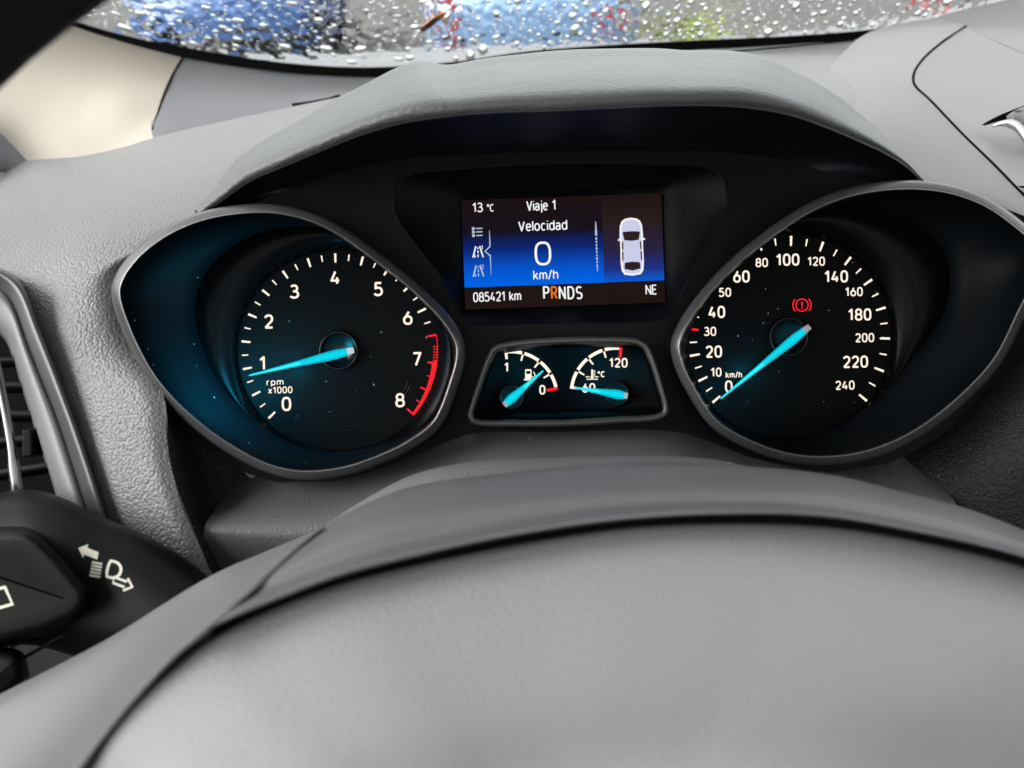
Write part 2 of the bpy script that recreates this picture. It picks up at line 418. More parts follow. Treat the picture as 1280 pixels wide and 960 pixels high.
# lower panel under the dials and the steering-column cover
rows = [[(288,611,.436),(335,590,.438),(430,588,.436),(540,556,.434),(590,540,.432),(700,536,.432),(835,535,.432),(905,555,.434),(1030,582,.436),(1115,566,.436),(1165,588,.43)],
        [(272,634,.418),(335,622,.418),(430,615,.415),(540,592,.412),(620,575,.41),(700,570,.41),(835,570,.41),(905,585,.412),(1030,605,.415),(1140,598,.418),(1182,612,.418)],
        [(257,655,.402),(330,656,.40),(415,652,.398),(520,640,.396),(620,630,.395),(700,626,.394),(835,626,.394),(920,630,.395),(1040,640,.398),(1150,638,.402),(1197,634,.406)],
        [(255,664,.400),(330,667,.398),(415,664,.396),(520,654,.394),(620,645,.393),(700,640,.392),(835,640,.392),(920,645,.393),(1040,655,.396),(1150,652,.4),(1199,645,.405)],
        [(256,712,.406),(330,720,.404),(415,720,.40),(520,715,.398),(620,700,.395),(700,700,.394),(835,700,.394),(920,700,.395),(1040,710,.40),(1150,710,.405),(1200,700,.41)]]
part('lower_panel', surf(rows, 100, 40), M_LOWER, label='charcoal panel below the dials')
E = [(400,664,.380),(413,652,.379),(441,633,.378),(475,613,.377),(509,596,.376),(544,585,.375),(595,577,.375),(640,574,.375),(765,570,.375),(860,571,.375),(910,577,.376),(945,587,.377),(1000,612,.378),(1040,640,.38)]
def sh(dy, dd, k=0): return [(x + (720 - x) * k, y + dy, d + dd) for x, y, d in E]
part('column_cover', surf([sh(8, .02), sh(1, .003), sh(0, 0), sh(2, -.004, .005), sh(26, -.018, .02), sh(90, -.032, .03), sh(200, -.03, .03)], 70, 40), M_SHROUD, label='domed charcoal cover over the steering column')
# right face below the speedometer
rows = [[(1115,568,.438),(1170,530,.436),(1215,490,.434),(1255,445,.434),(1290,395,.434),(1340,330,.434),(1400,270,.434)],
        [(1140,600,.425),(1195,560,.42),(1245,520,.415),(1290,475,.412),(1330,425,.41),(1380,360,.41),(1440,290,.41)],
        [(1190,640,.415),(1235,610,.406),(1280,575,.40),(1325,530,.395),(1370,470,.392),(1420,400,.39),(1480,320,.39)],
        [(1200,760,.42),(1260,720,.41),(1320,670,.40),(1370,610,.395),(1420,540,.39),(1480,450,.39),(1540,360,.39)]]
part('lower_dash_face', surf(rows, 50, 40), M_RECESS, label='pebbled face below the speedometer with shade put into its dark colour')
# dash top: left panel by the screen pillar
part('corner_panel', surf([[(222,71,.96),(232,73,.96),(300,84,.97),(370,92,.985),(470,97,.99),(600,92,.99),(700,80,.99)],
     [(207,105,.87),(215,106,.87),(290,108,.87),(380,112,.88),(470,112,.89),(600,108,.89),(700,100,.89)],
     [(189,164,.735),(196,162,.735),(250,152,.745),(330,140,.755),(410,127,.765),(480,116,.775),(700,116,.775)],
     [(204,190,.70),(212,188,.70),(262,178,.705),(340,165,.715),(420,150,.725),(490,140,.735),(700,140,.735)]], 50, 24), M_SAIL, label='mid grey corner panel next to the cream pillar trim')
part('panel_gap', tube([P(*p) for p in cr([(365,131,.76),(385,128.5,.762),(410,124,.765),(425,119.5,.767)], 12)], .0012), M_GAP)
# dash top: flat cowl, right of the hood
part('dash_top', surf([[(560,97,.985),(700,76,.985),(860,63,.97),(930,59.5,.96),(1000,55,.95),(1100,46,.94),(1220,28,.925),(1300,9,.915)],
     [(560,120,.85),(700,95,.85),(860,70,.85),(930,70,.85),(1000,69,.85),(1100,66,.84),(1220,60,.84),(1300,50,.84)],
     [(560,180,.62),(700,160,.62),(860,140,.62),(930,125,.62),(1000,125,.62),(1060,125,.62),(1220,140,.62),(1300,150,.62)],
     [(560,235,.54),(700,215,.54),(860,200,.54),(930,195,.54),(1000,195,.54),(1060,195,.54),(1220,210,.55),(1300,220,.55)]], 60, 30), M_DASHTOP, label='flat grey dash top behind the hood')
part('dash_top_seam', tube([P(*p) for p in cr([(915,64.5,.868),(985,58.5,.90),(1040,53,.925),(1068,50,.93)], 16)], .0009), M_GAP)
# shoulder between hood and centre panel
SEAM = [(1173,23,.80),(1207,33,.77),(1176,54,.73),(1152,76,.69),(1142,93,.66),(1143,106,.64),(1162,125,.61),(1203,168,.55),(1244,208,.50),(1271,236,.47),(1310,275,.445)]
LB = [(1165,22.5,.805),(1122,30,.81),(1081,43,.81),(1050,70,.79),(1030,98,.71),(1040,128,.63),(1078,165,.555),(1118,205,.495),(1143,235,.455),(1190,246,.445),(1250,270,.44)]
SM = cr(SEAM, 40); LM = cr(LB, 40)
rows = [[tuple(a + (b - a) * t) for a, b in zip(LM, SM)] for t in (0, .5, 1)]
rows[1] = [(x, y, d - .012 * math.sin(math.pi * i / 39)) for i, (x, y, d) in enumerate(rows[1])]
def gridsurf(rows, nv=20):
    rs = [[P(*p) for p in r] for r in rows]; m = len(rs[0])
    v = []; f = []
    for i in range(m): v += cr([r[i] for r in rs], nv)
    for i in range(m - 1):
        for j in range(nv - 1):
            a = i * nv + j; f.append((a, a + 1, a + nv + 1, a + nv))
    me = mesh(v, f)
    if sum((p.normal.dot(EYE - p.center)) * p.area for p in me.polygons) < 0: me.flip_normals()
    return me
shoulder = [tuple(p) for p in LM]
part('dash_shoulder', gridsurf(rows, 24), M_DASHTOP, label='pale grey shoulder between the hood and centre panel')
part('centre_panel_top', surf([[(1150,27,.825),(1211,10,.81),(1257,0,.80),(1340,-22,.79)],[(1170,30,.805),(1228,28,.78),(1269,32,.765),(1346,36,.74)],[(1203,38,.776),(1245,51,.745),(1281,67.5,.72),(1352,98,.68)]], 24, 12), M_DASHTOP, label='upper edge of the centre panel')
part('centre_panel', surf([[(1209.5,34.5,.768),(1240,50,.745),(1280,68,.718),(1350,100,.68)],
     [(1178,54.5,.73),(1215,72,.71),(1270,92,.69),(1350,120,.65)],[(1154,76,.69),(1200,97,.665),(1270,122,.64),(1350,145,.61)],[(1144,93,.66),(1200,120,.63),(1270,145,.61),(1350,168,.58)],
     [(1145,105.5,.64),(1200,135,.61),(1270,160,.59),(1350,182,.565)],[(1164,124,.61),(1215,160,.575),(1280,188,.553),(1350,208,.535)],
     [(1205,167,.55),(1245,198,.517),(1290,222,.5),(1350,245,.49)],[(1246,207,.50),(1275,230,.478),(1310,248,.467),(1350,265,.46)],[(1273,235,.47),(1300,255,.458),(1325,268,.452),(1350,280,.45)]], 40, 50), M_CONSOLE, label='smooth pale centre console panel')
part('seam_gap', tube([P(x, y, d + .0004) for x, y, d in [tuple(p) for p in cr(SEAM[1:], 60)]], .0009, 8), M_GAP)
part('lower_seam_gap', tube([P(*p) for p in cr([(1262,234.5,.474),(1280,234,.474),(1320,233,.474)], 8)], .0007, 8), M_GAP)

# cluster face: one black moulding with openings for the two dials, the small gauges and the screen
def surround():
    bm = bmesh.new(); edges = []
    outer = [(236,290),(262,280),(300,262),(350,240),(420,214),(500,196),(600,189),(700,186),(800,185),(900,187),(980,197),(1050,217),(1110,233),(1180,240),(1260,262),(1330,300),(1340,360),(1290,420),(1240,490),(1150,560),(1060,592),(960,580),(880,548),(835,538),(700,540),(590,542),(540,560),(450,598),(377,606),(300,588),(220,530),(160,450),(140,370),(170,315)]
    def loop(pts, k, off=0):
        base = [(p.x, p.y) for p in cr([(x, y, 0) for x, y in pts], k, True)]
        base = offset2d(base, off)
        vs = [bm.verts.new(P(x, y, .428)) for x, y in base]
        for i in range(k): edges.append(bm.edges.new((vs[i], vs[(i + 1) % k])))
    loop(outer, 120); loop(TACH_O, 90, 6); loop(SPEED_O, 90, 6); loop(SMALL_O, 60, 4); loop(SCREEN_W, 60, 0)
    bmesh.ops.triangle_fill(bm, use_beauty=True, use_dissolve=False, edges=edges)
    bmesh.ops.recalc_face_normals(bm, faces=bm.faces)
    me = bpy.data.meshes.new('m'); bm.to_mesh(me); bm.free()
    if sum((p.normal.dot(EYE - p.center)) for p in me.polygons) < 0: me.flip_normals()
    return me
part('cluster_face', surround(), M_SURR, smooth=False, label='glossy black cluster face')

# ------------------------------------------------------------------ big gauges
def polar(outline, cx, cy, n):
    """radius of a star-shaped px outline at n angles"""
    c = cr([(x, y, 0) for x, y in outline], 720, True)
    ang = sorted([(math.atan2(-(p.y - cy), p.x - cx) % (2 * math.pi), math.hypot(p.x - cx, p.y - cy)) for p in c])
    out = []
    for i in range(n):
        a = 2 * math.pi * i / n
        lo = [t for t in ang if t[0] <= a]; hi = [t for t in ang if t[0] > a]
        l = lo[-1] if lo else (ang[-1][0] - 2 * math.pi, ang[-1][1]); h = hi[0] if hi else (ang[0][0] + 2 * math.pi, ang[0][1])
        f = (a - l[0]) / max(h[0] - l[0], 1e-9)
        out.append(l[1] + (h[1] - l[1]) * f)
    return out
DD = .446
PXM = DD / F                                   # metres per photo pixel at the dial plates
def ringrows(cx, cy, rows, cap=False):
    """rows: list of (radii list, depth); skins between successive rings"""
    n = len(rows[0][0]); v = []; f = []
    for rad, d in rows:
        for i in range(n):
            a = 2 * math.pi * i / n; v.append(P(cx + rad[i] * math.cos(a), cy - rad[i] * math.sin(a), d))
    for j in range(len(rows) - 1):
        for i in range(n):
            k = (i + 1) % n; f.append((j * n + i, j * n + k, (j + 1) * n + k, (j + 1) * n + i))
    if cap: f.append(tuple((len(rows) - 1) * n + i for i in range(n)))
    me = mesh(v, f)
    if sum((p.normal.dot(EYE - p.center)) * p.area for p in me.polygons) < 0: me.flip_normals()
    return me
BEZ = [(4, .436), (-.5, .431), (-.8, .411), (-.1, .4082), (1.2, .4062), (3.2, .4050), (6.5, .4038), (8.7, .4030), (9.5, .4029), (10.0, .4034), (10.4, .4048), (10.8, .409), (12, .418)]
def big_gauge(name, label, cat, O, D, cx, cy, rcm=125):
    g = root(name, label, cat, frame_at(cx, cy, DD))
    part('bezel', ringmesh(O, BEZ, 200), M_BEZEL, g)
    part('trim_ring', ringmesh(O, [(9.2, .4031), (9.5, .4024), (10.0, .4023), (10.4, .4030), (10.6, .4045)], 200), M_LIPRING, g)
    n = 180
    ro = polar(offset2d([(p.x, p.y) for p in cr([(x, y, 0) for x, y in O], 200, True)], 10.5), cx, cy, n)
    rd = polar(D, cx, cy, n)
    rd = [min(a, b * .995) for a, b in zip(rd, ro)]
    mid = [a * .35 + b * .65 for a, b in zip(rd, ro)]
    mid2 = [a * .75 + b * .25 for a, b in zip(rd, ro)]
    part('bowl', ringrows(cx, cy, [([r * 1.0 for r in ro], .409), ([r * .995 for r in ro], .414), (mid, .427), (mid2, .4345), (rd, .4385), ([r + .3 for r in rd], .4412)]), M_BOWL, g)
    rc = [min(rcm, r * .985) for r in rd]
    part('dial_rim', ringrows(cx, cy, [([r + .4 for r in rd], .4408), ([r - .8 for r in rd], .4392), ([(r + c + min(8, (r - c) * .7)) / 2 for r, c in zip(rd, rc)], .4402), ([c + min(8, (r - c) * .7) for r, c in zip(rd, rc)], DD - .0046), ([c + min(4, (r - c) * .35) for r, c in zip(rd, rc)], DD - .0024), (rc, DD)]), M_CONE, g)
    part('dial_plate', ringrows(cx, cy, [(rc, DD), ([r * .5 for r in rc], DD)], True), M_DIAL, g, smooth=False)
    # thin moulded arc low on the plate, and the ring around the needle's hub
    for rr in (96, 100):
        pts = [P(cx + rr * math.cos(R(a)), cy + rr * math.sin(R(a)), DD - .0001) for a in range(20, 130, 5)]
        part('moulded_line', tube(pts, .00018, 6), M_BLACK, g)
    hub = ringrows(cx, cy, [([25] * 48, DD - .0002), ([24.5] * 48, DD - .0022), ([23] * 48, DD - .0026), ([21.5] * 48, DD - .002), ([20.5] * 48, DD - .0006)], True)
    part('hub_cap', hub, M_BLACK, g)
    return g
def place(name, me, mat, g, x, y, z=.0004, rz=0, label=None):
    """flat print in the gauge's own frame; x, y in px from its centre"""
    if not me.materials: me.materials.append(mat)
    o = bpy.data.objects.new(name, me); COL.objects.link(o); o.parent = g
    o.location = (x * PXM, y * PXM, z); o.rotation_euler = (0, 0, rz)
    if label: o['label'] = label
    return o
def tick(r0, r1, w, mat):
    me = mesh([(r0*PXM,-w/2*PXM*.8,0),(r1*PXM,-w/2*PXM,0),(r1*PXM,w/2*PXM,0),(r0*PXM,w/2*PXM*.8,0)], [(0,1,2,3)])
    me.materials.append(mat); return me
def needle(g, tip, base, wmax, d, lamp=0, lampoff=.6, lampmid=.6, lampd=None):
    """tapered light-guide needle with a ridge, from base to tip"""
    a = Vector(base); b = Vector(tip); L = (b - a).length; t = (b - a) / L; nn = Vector((-t.y, t.x))
    prof = [(-.02, .25), (0, .62), (.04, .8), (.14, 1.0), (.22, .97), (.5, .62), (.85, .30), (.985, .2), (1.0, .1)]
    v = []; f = []; k = len(prof)
    for s, w in prof:
        p = a + t * (L * s); hw = wmax / 2 * w
        for off, dz in ((-hw, 0), (-hw * .55, -.0009), (0, -.0012), (hw * .55, -.0009), (hw, 0)):
            q = p + nn * off; v.append(P(q.x, q.y, d + dz))
    for i in range(k - 1):
        for j in range(4):
            q = i * 5 + j; f.append((q, q + 1, q + 6, q + 5))
    me = mesh(v, f)
    if sum((p.normal.dot(EYE - p.center)) * p.area for p in me.polygons) < 0: me.flip_normals()
    me.materials.append(M_CYAN); me.materials.append(M_CYAN2); me.materials.append(M_CYAN3)
    for i in range(k - 1):
        for j in range(4): me.polygons[i * 4 + j].material_index = (2 if i >= 5 else 0) if j in (1, 2) else 1  # ridge shading put into the emission: flanks dimmer, tip brighter
    o = part('needle', me, None, g, smooth=False)
    # added spots off the needle stand in for its glow on bowl and dial
    if lamp:
        ld = bpy.data.lights.new('needle_glow_spot', 'SPOT'); ld.spot_size = R(172); ld.spot_blend = .3; ld.color = (.02, .62, 1); ld.energy = lamp; ld.shadow_soft_size = .011; ld.specular_factor = .04
        lo = bpy.data.objects.new('needle_glow_spot', ld); COL.objects.link(lo)
        q = b + t * (wmax * lampoff); lo.location = P(q.x, q.y, lampd or d - .004)
        lo2 = bpy.data.objects.new('needle_glow_spot', ld.copy()); COL.objects.link(lo2); lo2.data.energy = lamp * lampmid; lo2.data.shadow_soft_size = .004
        q = a + t * (L * .62); lo2.location = P(q.x, q.y, d - .0065)
        lo.rotation_euler = lo2.rotation_euler = CM.to_euler()      # shines into the dial, away from the driver
    # pale cap on the blunt end
    q = a + t * (L * .035)
    c = [(a.x - t.x*L*.03 + nn.x*wmax*.3*s2, a.y - t.y*L*.03 + nn.y*wmax*.3*s2) for s2 in (1, -1)] + [(q.x - nn.x*wmax*.38, q.y - nn.y*wmax*.38), (q.x + nn.x*wmax*.38, q.y + nn.y*wmax*.38)]
    m2 = mesh([P(x, y, d - .0014) for x, y in c] + [P(x, y, d + .0008) for x, y in c], [(0,1,2,3),(4,5,6,7),(0,1,5,4),(1,2,6,5),(2,3,7,6),(3,0,4,7)])
    part('needle_cap', orient(m2), M_SATIN, o, smooth=False)
    return o

TC = (423, 438.2)
tach = big_gauge('rev_counter', 'round rev counter marked 0 to 8 with red band at its end', 'rev counter', TACH_O, TACH_D, *TC, 125.5)
tA = lambda v: 224.2 - 33.1 * v
tM, tm = tick(110, 121.3, 2.8, M_PEACH), tick(112.5, 120.5, 1.8, M_PEACH)
for i in range(0, 27):
    v = i * .25
    if v > 6.3: break
    place('tick_mark', tM if i % 2 == 0 else tm, M_PEACH, tach, 0, 0, .0004, R(tA(v)))
trM, trm = tick(112.5, 124, 2.6, M_RED), tick(118.5, 124, 1.4, M_RED)
for v in [6.5, 6.6, 6.7, 6.75, 6.8, 6.85, 6.9, 6.95, 7, 7.25, 7.5, 7.75, 7.99]:
    if v <= 6.6 and v > 6.5: continue
    place('red_tick_mark', trM if abs(v - round(v * 2) / 2) < .03 else (trm if v < 7 else tick(115, 121, 1.5, M_RED)), M_RED, tach, 0, 0, .0004, R(tA(v)))
band = []
for i in range(40):
    def bw(t): return 1.0 if t < .32 else 6.6 - 3.2 * (t - .32) / .68
    a0 = tA(6.5 + 1.5 * i / 40); a1 = tA(6.5 + 1.5 * (i + 1) / 40); w0, w1 = bw((i + .01) / 40), bw((i + .99) / 40)
    q = [(124.6 - w0, a0), (124.6, a0), (124.6, a1), (124.6 - w1, a1)]
    band.append([(r * PXM * math.cos(R(a)), r * PXM * math.sin(R(a))) for r, a in q])
place('red_band', polys(band), M_RED, tach, 0, 0, .0005)
NUM = {0:(592,687),1:(515,555),2:(535,420),3:(618,323),4:(750,278),5:(890,315),6:(985,408),7:(1015,542),8:(960,675)}
for k, (zx, zy) in NUM.items():
    px, py = 130 + zx * .3856, 240 + zy * .3856
    place('numeral', textmesh(str(k), 17.8 * PXM, .92, .15), M_PEACH, tach, px - TC[0], TC[1] - py, .0004, R(1.5))
place('unit_text', textmesh('rpm', 8.2 * PXM, 1.1, .16), M_PEACH, tach, 130 + 555*.3856 - TC[0], TC[1] - (240 + 616*.3856), .0004, R(2))
place('unit_text', textmesh('x1000', 8.6 * PXM, .9, .16), M_PEACH, tach, 130 + 572*.3856 - TC[0], TC[1] - (240 + 642*.3856), .0004, R(2))
needle(tach, (311, 469.5), (438.5, 438.5), 12, DD - .005, .055, 3.0, .14, .413)

SC = (986, 421)
speed = big_gauge('speedometer', 'round speedometer marked 0 to 240 with a red brake lamp lit', 'speedometer', SPEED_O, SPEED_D, *SC, 128.5)
KN = [(0,220.7),(10,206.1),(20,191.0),(30,175.6),(40,160.2),(60,128.0),(80,107.6),(100,88.8),(120,70.2),(140,52.2),(160,34.6),(180,16.9),(200,-1.0),(220,-20.0),(240,-39.5)]
def sA(v):
    for (a, b), (c, d) in zip(KN, KN[1:]):
        if a <= v <= c: return b + (d - b) * (v - a) / (c - a)
sM, sm_, sr = tick(113.5, 126, 2.9, M_PEACH), tick(115, 124, 1.9, M_PEACH), tick(113.5, 126, 3.2, M_RED)
sdot = tick(113, 116, 2.6, M_PEACH)
for v in (0, 10, 20, 100, 120, 140, 160, 180, 200, 220, 240): place('tick_mark', sM, M_PEACH, speed, 0, 0, .0004, R(sA(v)))
for v in (5, 15, 25, 35, 90, 110, 130, 150, 170, 190, 210, 230): place('tick_mark', sm_, M_PEACH, speed, 0, 0, .0004, R(sA(v)))
for v in (40, 80): place('tick_mark', sdot, M_PEACH, speed, 0, 0, .0004, R(sA(v)))
place('red_tick_mark', sr, M_RED, speed, 0, 0, .0004, R(sA(30)))
SN = {'0':(204,690,1),'10':(164,645,0),'20':(157,580,1),'30':(145,516,0),'40':(166,455,1),'50':(192,393,0),'60':(244,343,1),'80':(308,299,0),'100':(390,290,1),'120':(480,295,0),'140':(543,343,1),'160':(599,391,0),'180':(617,463,1),'200':(633,536,0),'220':(604,612,1),'240':(571,686,0)}
for k, (zx, zy, big) in SN.items():
    px, py = 830 + zx * .3958, 210 + zy * .3958
    place('numeral', textmesh(k, (15.2 if big else 11.4) * PXM, .85, .15), M_PEACH, speed, px - SC[0], SC[1] - py, .0004, R(1))
place('unit_text', textmesh('km/h', 7.8 * PXM, .82, .16), M_PEACH, speed, 830 + 220*.3958 - SC[0], SC[1] - (210 + 653*.3958), .0004, R(1))
bx, by = 830 + 435*.3958 - SC[0], SC[1] - (210 + 433*.3958)
ic = stroke([(x*PXM, y*PXM) for x, y in arc(0, 0, 7.6, 0, 360, 32)], 1.5*PXM)
for s in (1, -1):
    ic += stroke([(s*x*PXM, y*PXM) for x, y in arc(0, 0, 11.3, -42, 42, 12)], 1.5*PXM)
ic += [[(x*PXM, y*PXM) for x, y in rect(0, 1.3, 1.9, 6)], [(x*PXM, y*PXM) for x, y in rect(0, -4, 1.9, 1.9)]]
place('brake_warning_lamp', polys(ic), M_RED, speed, bx, by, .0004, R(2))
needle(speed, (900.5, 498.5), (1009, 410.5), 11.5, DD - .005, .006, .2, 1.0, .430)

# ------------------------------------------------------------------ small gauges
SD = .438
PXM = SD / F
GC = (710, 480)
sg = root('fuel_and_temperature_gauge', 'small trapezoid panel holding the fuel and coolant gauges', 'gauge', frame_at(*GC, SD))
part('bezel', ringmesh(SMALL_O, [(4,.436),(-.3,.430),(-.6,.418),(.3,.4155),(2,.4148),(5,.4148),(7,.4158),(7.8,.4172),(8.2,.4195),(9,.426)], 160), M_VENTOUT, sg)
part('dial_plate', ringmesh(SMALL_O, [(8.4,.419),(9.5,.426),(11.5,.434),(13,SD)], 160, cap_front=True), M_DIAL, sg)
Z2 = lambda x, y: (560 + x * .2344 - GC[0], GC[1] - (400 + y * .2344))
def gplace(name, me, mat, x, y, z=.0004, rz=0): return place(name, me, mat, sg, x, y, z, rz)
def smallgauge(hub, pts_a, redang, tickangs, nums, tip, base):
    hx, hy = Z2(*hub)
    r = 57
    a0, a1 = pts_a
    # bar segments between ticks
    al = [a0] + tickangs + [a1]
    al = sorted(al)
    for i in range(len(al) - 1):
        s = al[i] + 1.5; e = al[i + 1] - 1.5
        gplace('scale_bar', polys(stroke([(x*PXM, y*PXM) for x, y in arc(0, 0, r, s, e, 10)], 4*PXM)), M_PEACH, hx, hy)
    for a in tickangs + [x for x in pts_a if x != redang]:
        end = a in pts_a
        t = tick(47 if not end else 48, 55 if not end else 59, 2.4 if not end else 3.6, M_PEACH)
        gplace('tick_mark', t, M_PEACH, hx, hy, .0004, R(a))
    t = tick(45, 59, 4, M_RED); gplace('red_tick_mark', t, M_RED, hx, hy, .0005, R(redang))
    for s, zx, zy in nums:
        x, y = Z2(zx, zy); gplace('numeral', textmesh(s, 12*PXM, .85, .16), M_PEACH, x, y)
    cx, cy = GC[0] + hx, GC[1] - hy
    hubm = ringrows(cx, cy, [([15.5]*40, SD - .0002), ([15.2]*40, SD - .0016), ([14]*40, SD - .002), ([12.5]*40, SD - .0006)], True)
    part('hub_cap', hubm, M_BLACK, sg)
    tx, ty = Z2(*tip); bx_, by_ = Z2(*base)
    needle(sg, (GC[0] + tx, GC[1] - ty), (GC[0] + bx_, GC[1] - by_), 11.5, SD - .003, .0026, -1.5, 1.2)
smallgauge((338, 412), (97, 11), 11, [75, 52, 31], [('1', 312, 252), ('0', 503, 372)], (508, 270), (305, 450))
smallgauge((900, 393), (172, 85), 85, [150, 129, 107], [('60', 750, 362), ('120', 908, 228)], (672, 360), (950, 404))
pump = lambda L: [[(x*PXM, y*PXM) for x, y in p] for p in L]
ip = [rect(-2, -2, 8, 5), [(-6,1),(-6,7),(-5,8),(1,8),(2,7),(2,1),(.8,1),(.8,6),(-4.8,6),(-4.8,1)], rect(-2, -5, 11, 2), rect(-2,1.2,8,2)] + stroke([(2.5,-1),(4,-1.5),(4.8,-5),(6,-5),(6.3,1),(4.4,5)], 1.1)
x, y = Z2(437, 297); gplace('fuel_pump_symbol', polys(pump(ip)), M_PEACH, x, y)
it = stroke([(0,-4),(0,7)], 2) + [rect(2.6,5,3,1.1), rect(2.6,2.5,3,1.1), rect(2.6,0,3,1.1), rect(0,-3,3.4,3.2)] + stroke([(-8,-2),(-6.4,-2.8),(-5,-2),(-3,-2.8)], 1.1) + stroke([(3,-2.8),(5,-2),(6.4,-2.8),(8,-2)], 1.1) + stroke([(-7,-5),(-5,-5.8),(-3,-5),(-1,-5.8),(1,-5),(3,-5.8),(5,-5),(7,-5.8)], 1.1)
x, y = Z2(768, 293); gplace('coolant_symbol', polys(pump(it)), M_PEACH, x, y)
x, y = Z2(817, 289); gplace('unit_text', textmesh('°C', 7.6*PXM, .9, .2), M_PEACH, x, y)

# ------------------------------------------------------------------ message screen
QD = .440
PXM = QD / F
QC = (704, 312)
scr = root('message_screen', 'lit trip computer screen with blue lower half and white text', 'screen', frame_at(*QC, QD, 2.1))
def qmat():
    m = bpy.data.materials.new('screen_picture'); m.use_nodes = True; N = m.node_tree.nodes; L = m.node_tree.links
    N.remove(N['Principled BSDF']); e = N.new('ShaderNodeEmission'); L.new(e.outputs[0], N['Material Output'].inputs[0])
    tc = N.new('ShaderNodeTexCoord'); sp = N.new('ShaderNodeSeparateXYZ'); L.new(tc.outputs['Object'], sp.inputs[0])
    mr = N.new('ShaderNodeMapRange'); mr.inputs[1].default_value = -43*PXM; mr.inputs[2].default_value = 66*PXM; L.new(sp.outputs[1], mr.inputs[0])
    def ramp(pts):
        r = N.new('ShaderNodeValToRGB'); el = r.color_ramp.elements
        while len(el) < len(pts): el.new(.5)
        for q, (p, c) in zip(el, pts): q.position = p; q.color = (*c, 1)
        L.new(mr.outputs[0], r.inputs[0]); return r
    a = ramp([(0,(.0,.13,.80)),(.2,(.002,.085,.58)),(.42,(.004,.02,.17)),(.62,(.008,.006,.012)),(1,(.012,.006,.006))])
    b = ramp([(0,(.004,.10,.62)),(.15,(.012,.03,.22)),(.35,(.022,.016,.05)),(.7,(.022,.012,.012)),(1,(.013,.007,.007))])
    gt = N.new('ShaderNodeMath'); gt.operation = 'GREATER_THAN'; gt.inputs[1].default_value = 50*PXM; L.new(sp.outputs[0], gt.inputs[0])
    mx = N.new('ShaderNodeMix'); mx.data_type = 'RGBA'; L.new(gt.outputs[0], mx.inputs[0]); L.new(a.outputs[0], mx.inputs[6]); L.new(b.outputs[0], mx.inputs[7])
    L.new(mx.outputs[2], e.inputs[0]); e.inputs[1].default_value = EX
    return m
def qplace(name, me, mat, px, py, z=.0004, rz=0, parent=scr, label=None):
    v = Matrix.Rotation(R(-2.1), 2) @ Vector((px - QC[0], QC[1] - py))
    return place(name, me, mat, parent, v.x, v.y, z, rz, label)
def qpoly(L): return polys([[(x*PXM, y*PXM) for x, y in p] for p in L])
place('picture_panel', qpoly([rect(0, 11.5, 250, 109)]), qmat(), scr, 0, 0, 0)
place('status_strip', qpoly([rect(0, -57, 250, 27)]), glow('screen_strip', (.014, .008, .007), EX), scr, 0, 0, 0)
ZQ = lambda x, y: (560 + x * .2344, 200 + y * .2344)
def qtext(s, zx, zy, h, sx, mat=None, bold=.125): qplace('text', textmesh(s, h*PXM, sx, bold, gap=.12), mat or M_WHITE, *ZQ(zx, zy))
qtext('13', 158, 254, 12, .84); qtext('°C', 227, 256, 9.5, .80)
qtext('Viaje 1', 497, 243, 13, .74); qtext('Velocidad', 505, 350, 13, .84)
qtext('0', 506, 499, 30, 1.06, bold=.10); qtext('km/h', 521, 612, 12, .88)
qtext('085421 km', 262, 728, 12.2, .73)
for ch, zx in (('P', 524), ('R', 566), ('N', 609), ('D', 655), ('S', 699)):
    qtext(ch, zx, 708, 16.5, .70, M_ORANGE if ch == 'R' else M_WHITE)
qtext('NE', 1083, 692, 12.5, .78)
li = [rect(-5, y, 3.4, 3.4) for y in (5.2, .9, -3.6)] + [rect(2.4, y, 8, 1.5) for y in (5.2, .9, -3.6)]
qplace('menu_symbol', qpoly(li), M_DIMW, *ZQ(157, 388))
def road(nm, k):
    r = stroke([(-6.5,-7),(-2.5,7)], 1.8) + stroke([(6.3,-7),(2.3,7)], 1.8) + [rect(0,-5,1.4,3.4), rect(0,0,1.4,3), rect(0,4.6,1.2,2.4)] + stroke([(-3.6,-7),(-4.2,-4)], 1.4)
    return r
qplace('road_symbol', qpoly(road('', 1)), M_WHITE, *ZQ(160, 490)); qtext('1', 182, 468, 5.5, .9)
qplace('road_symbol', qpoly(road('', 2)), M_DIMW, *ZQ(162, 592)); qtext('2', 184, 570, 5.5, .9, M_DIMW)
ptr = [[(1.6,26),(2.2,26),(2.7,7),(1.0,7)]] + stroke([(2.4,6.4),(-4.6,0),(2.4,-6.4)], 1.7) + [[(1.2,-7),(2.6,-7),(2.0,-30),(1.6,-30)]]
qplace('menu_pointer', qpoly(ptr), M_DIMW, *ZQ(217, 487))
bar = [[(-.5,32),(.5,32),(1.1,22),(-1.1,22)], rect(0, 18, 2.6, 7)] + [rect(0, 11 - 4.2*i, 1.7 if i % 3 else 2.2, 3) for i in range(8)] + [[(-.8,-21),(.8,-21),(.4,-30),(-.4,-30)]]
qplace('scroll_bar', qpoly(bar), M_DIMW, *ZQ(792, 466))
cb = [(x, y) for x, y in [(-7,35),(-11.5,32),(-14,26),(-14.6,14),(-14.2,0),(-14.6,-20),(-13.6,-30),(-10,-35),(0,-36.4),(10,-35),(13.6,-30),(14.6,-20),(14.2,0),(14.6,14),(14,26),(11.5,32),(7,35),(0,36)]]
cx_, cy_ = ZQ(979, 462)
ci = qplace('car_symbol', qpoly([cb, [(-14,11),(-17,9.4),(-17,7.6),(-14,8)], [(14,11),(17,9.4),(17,7.6),(14,8)]]), M_CAROUT, cx_, cy_)
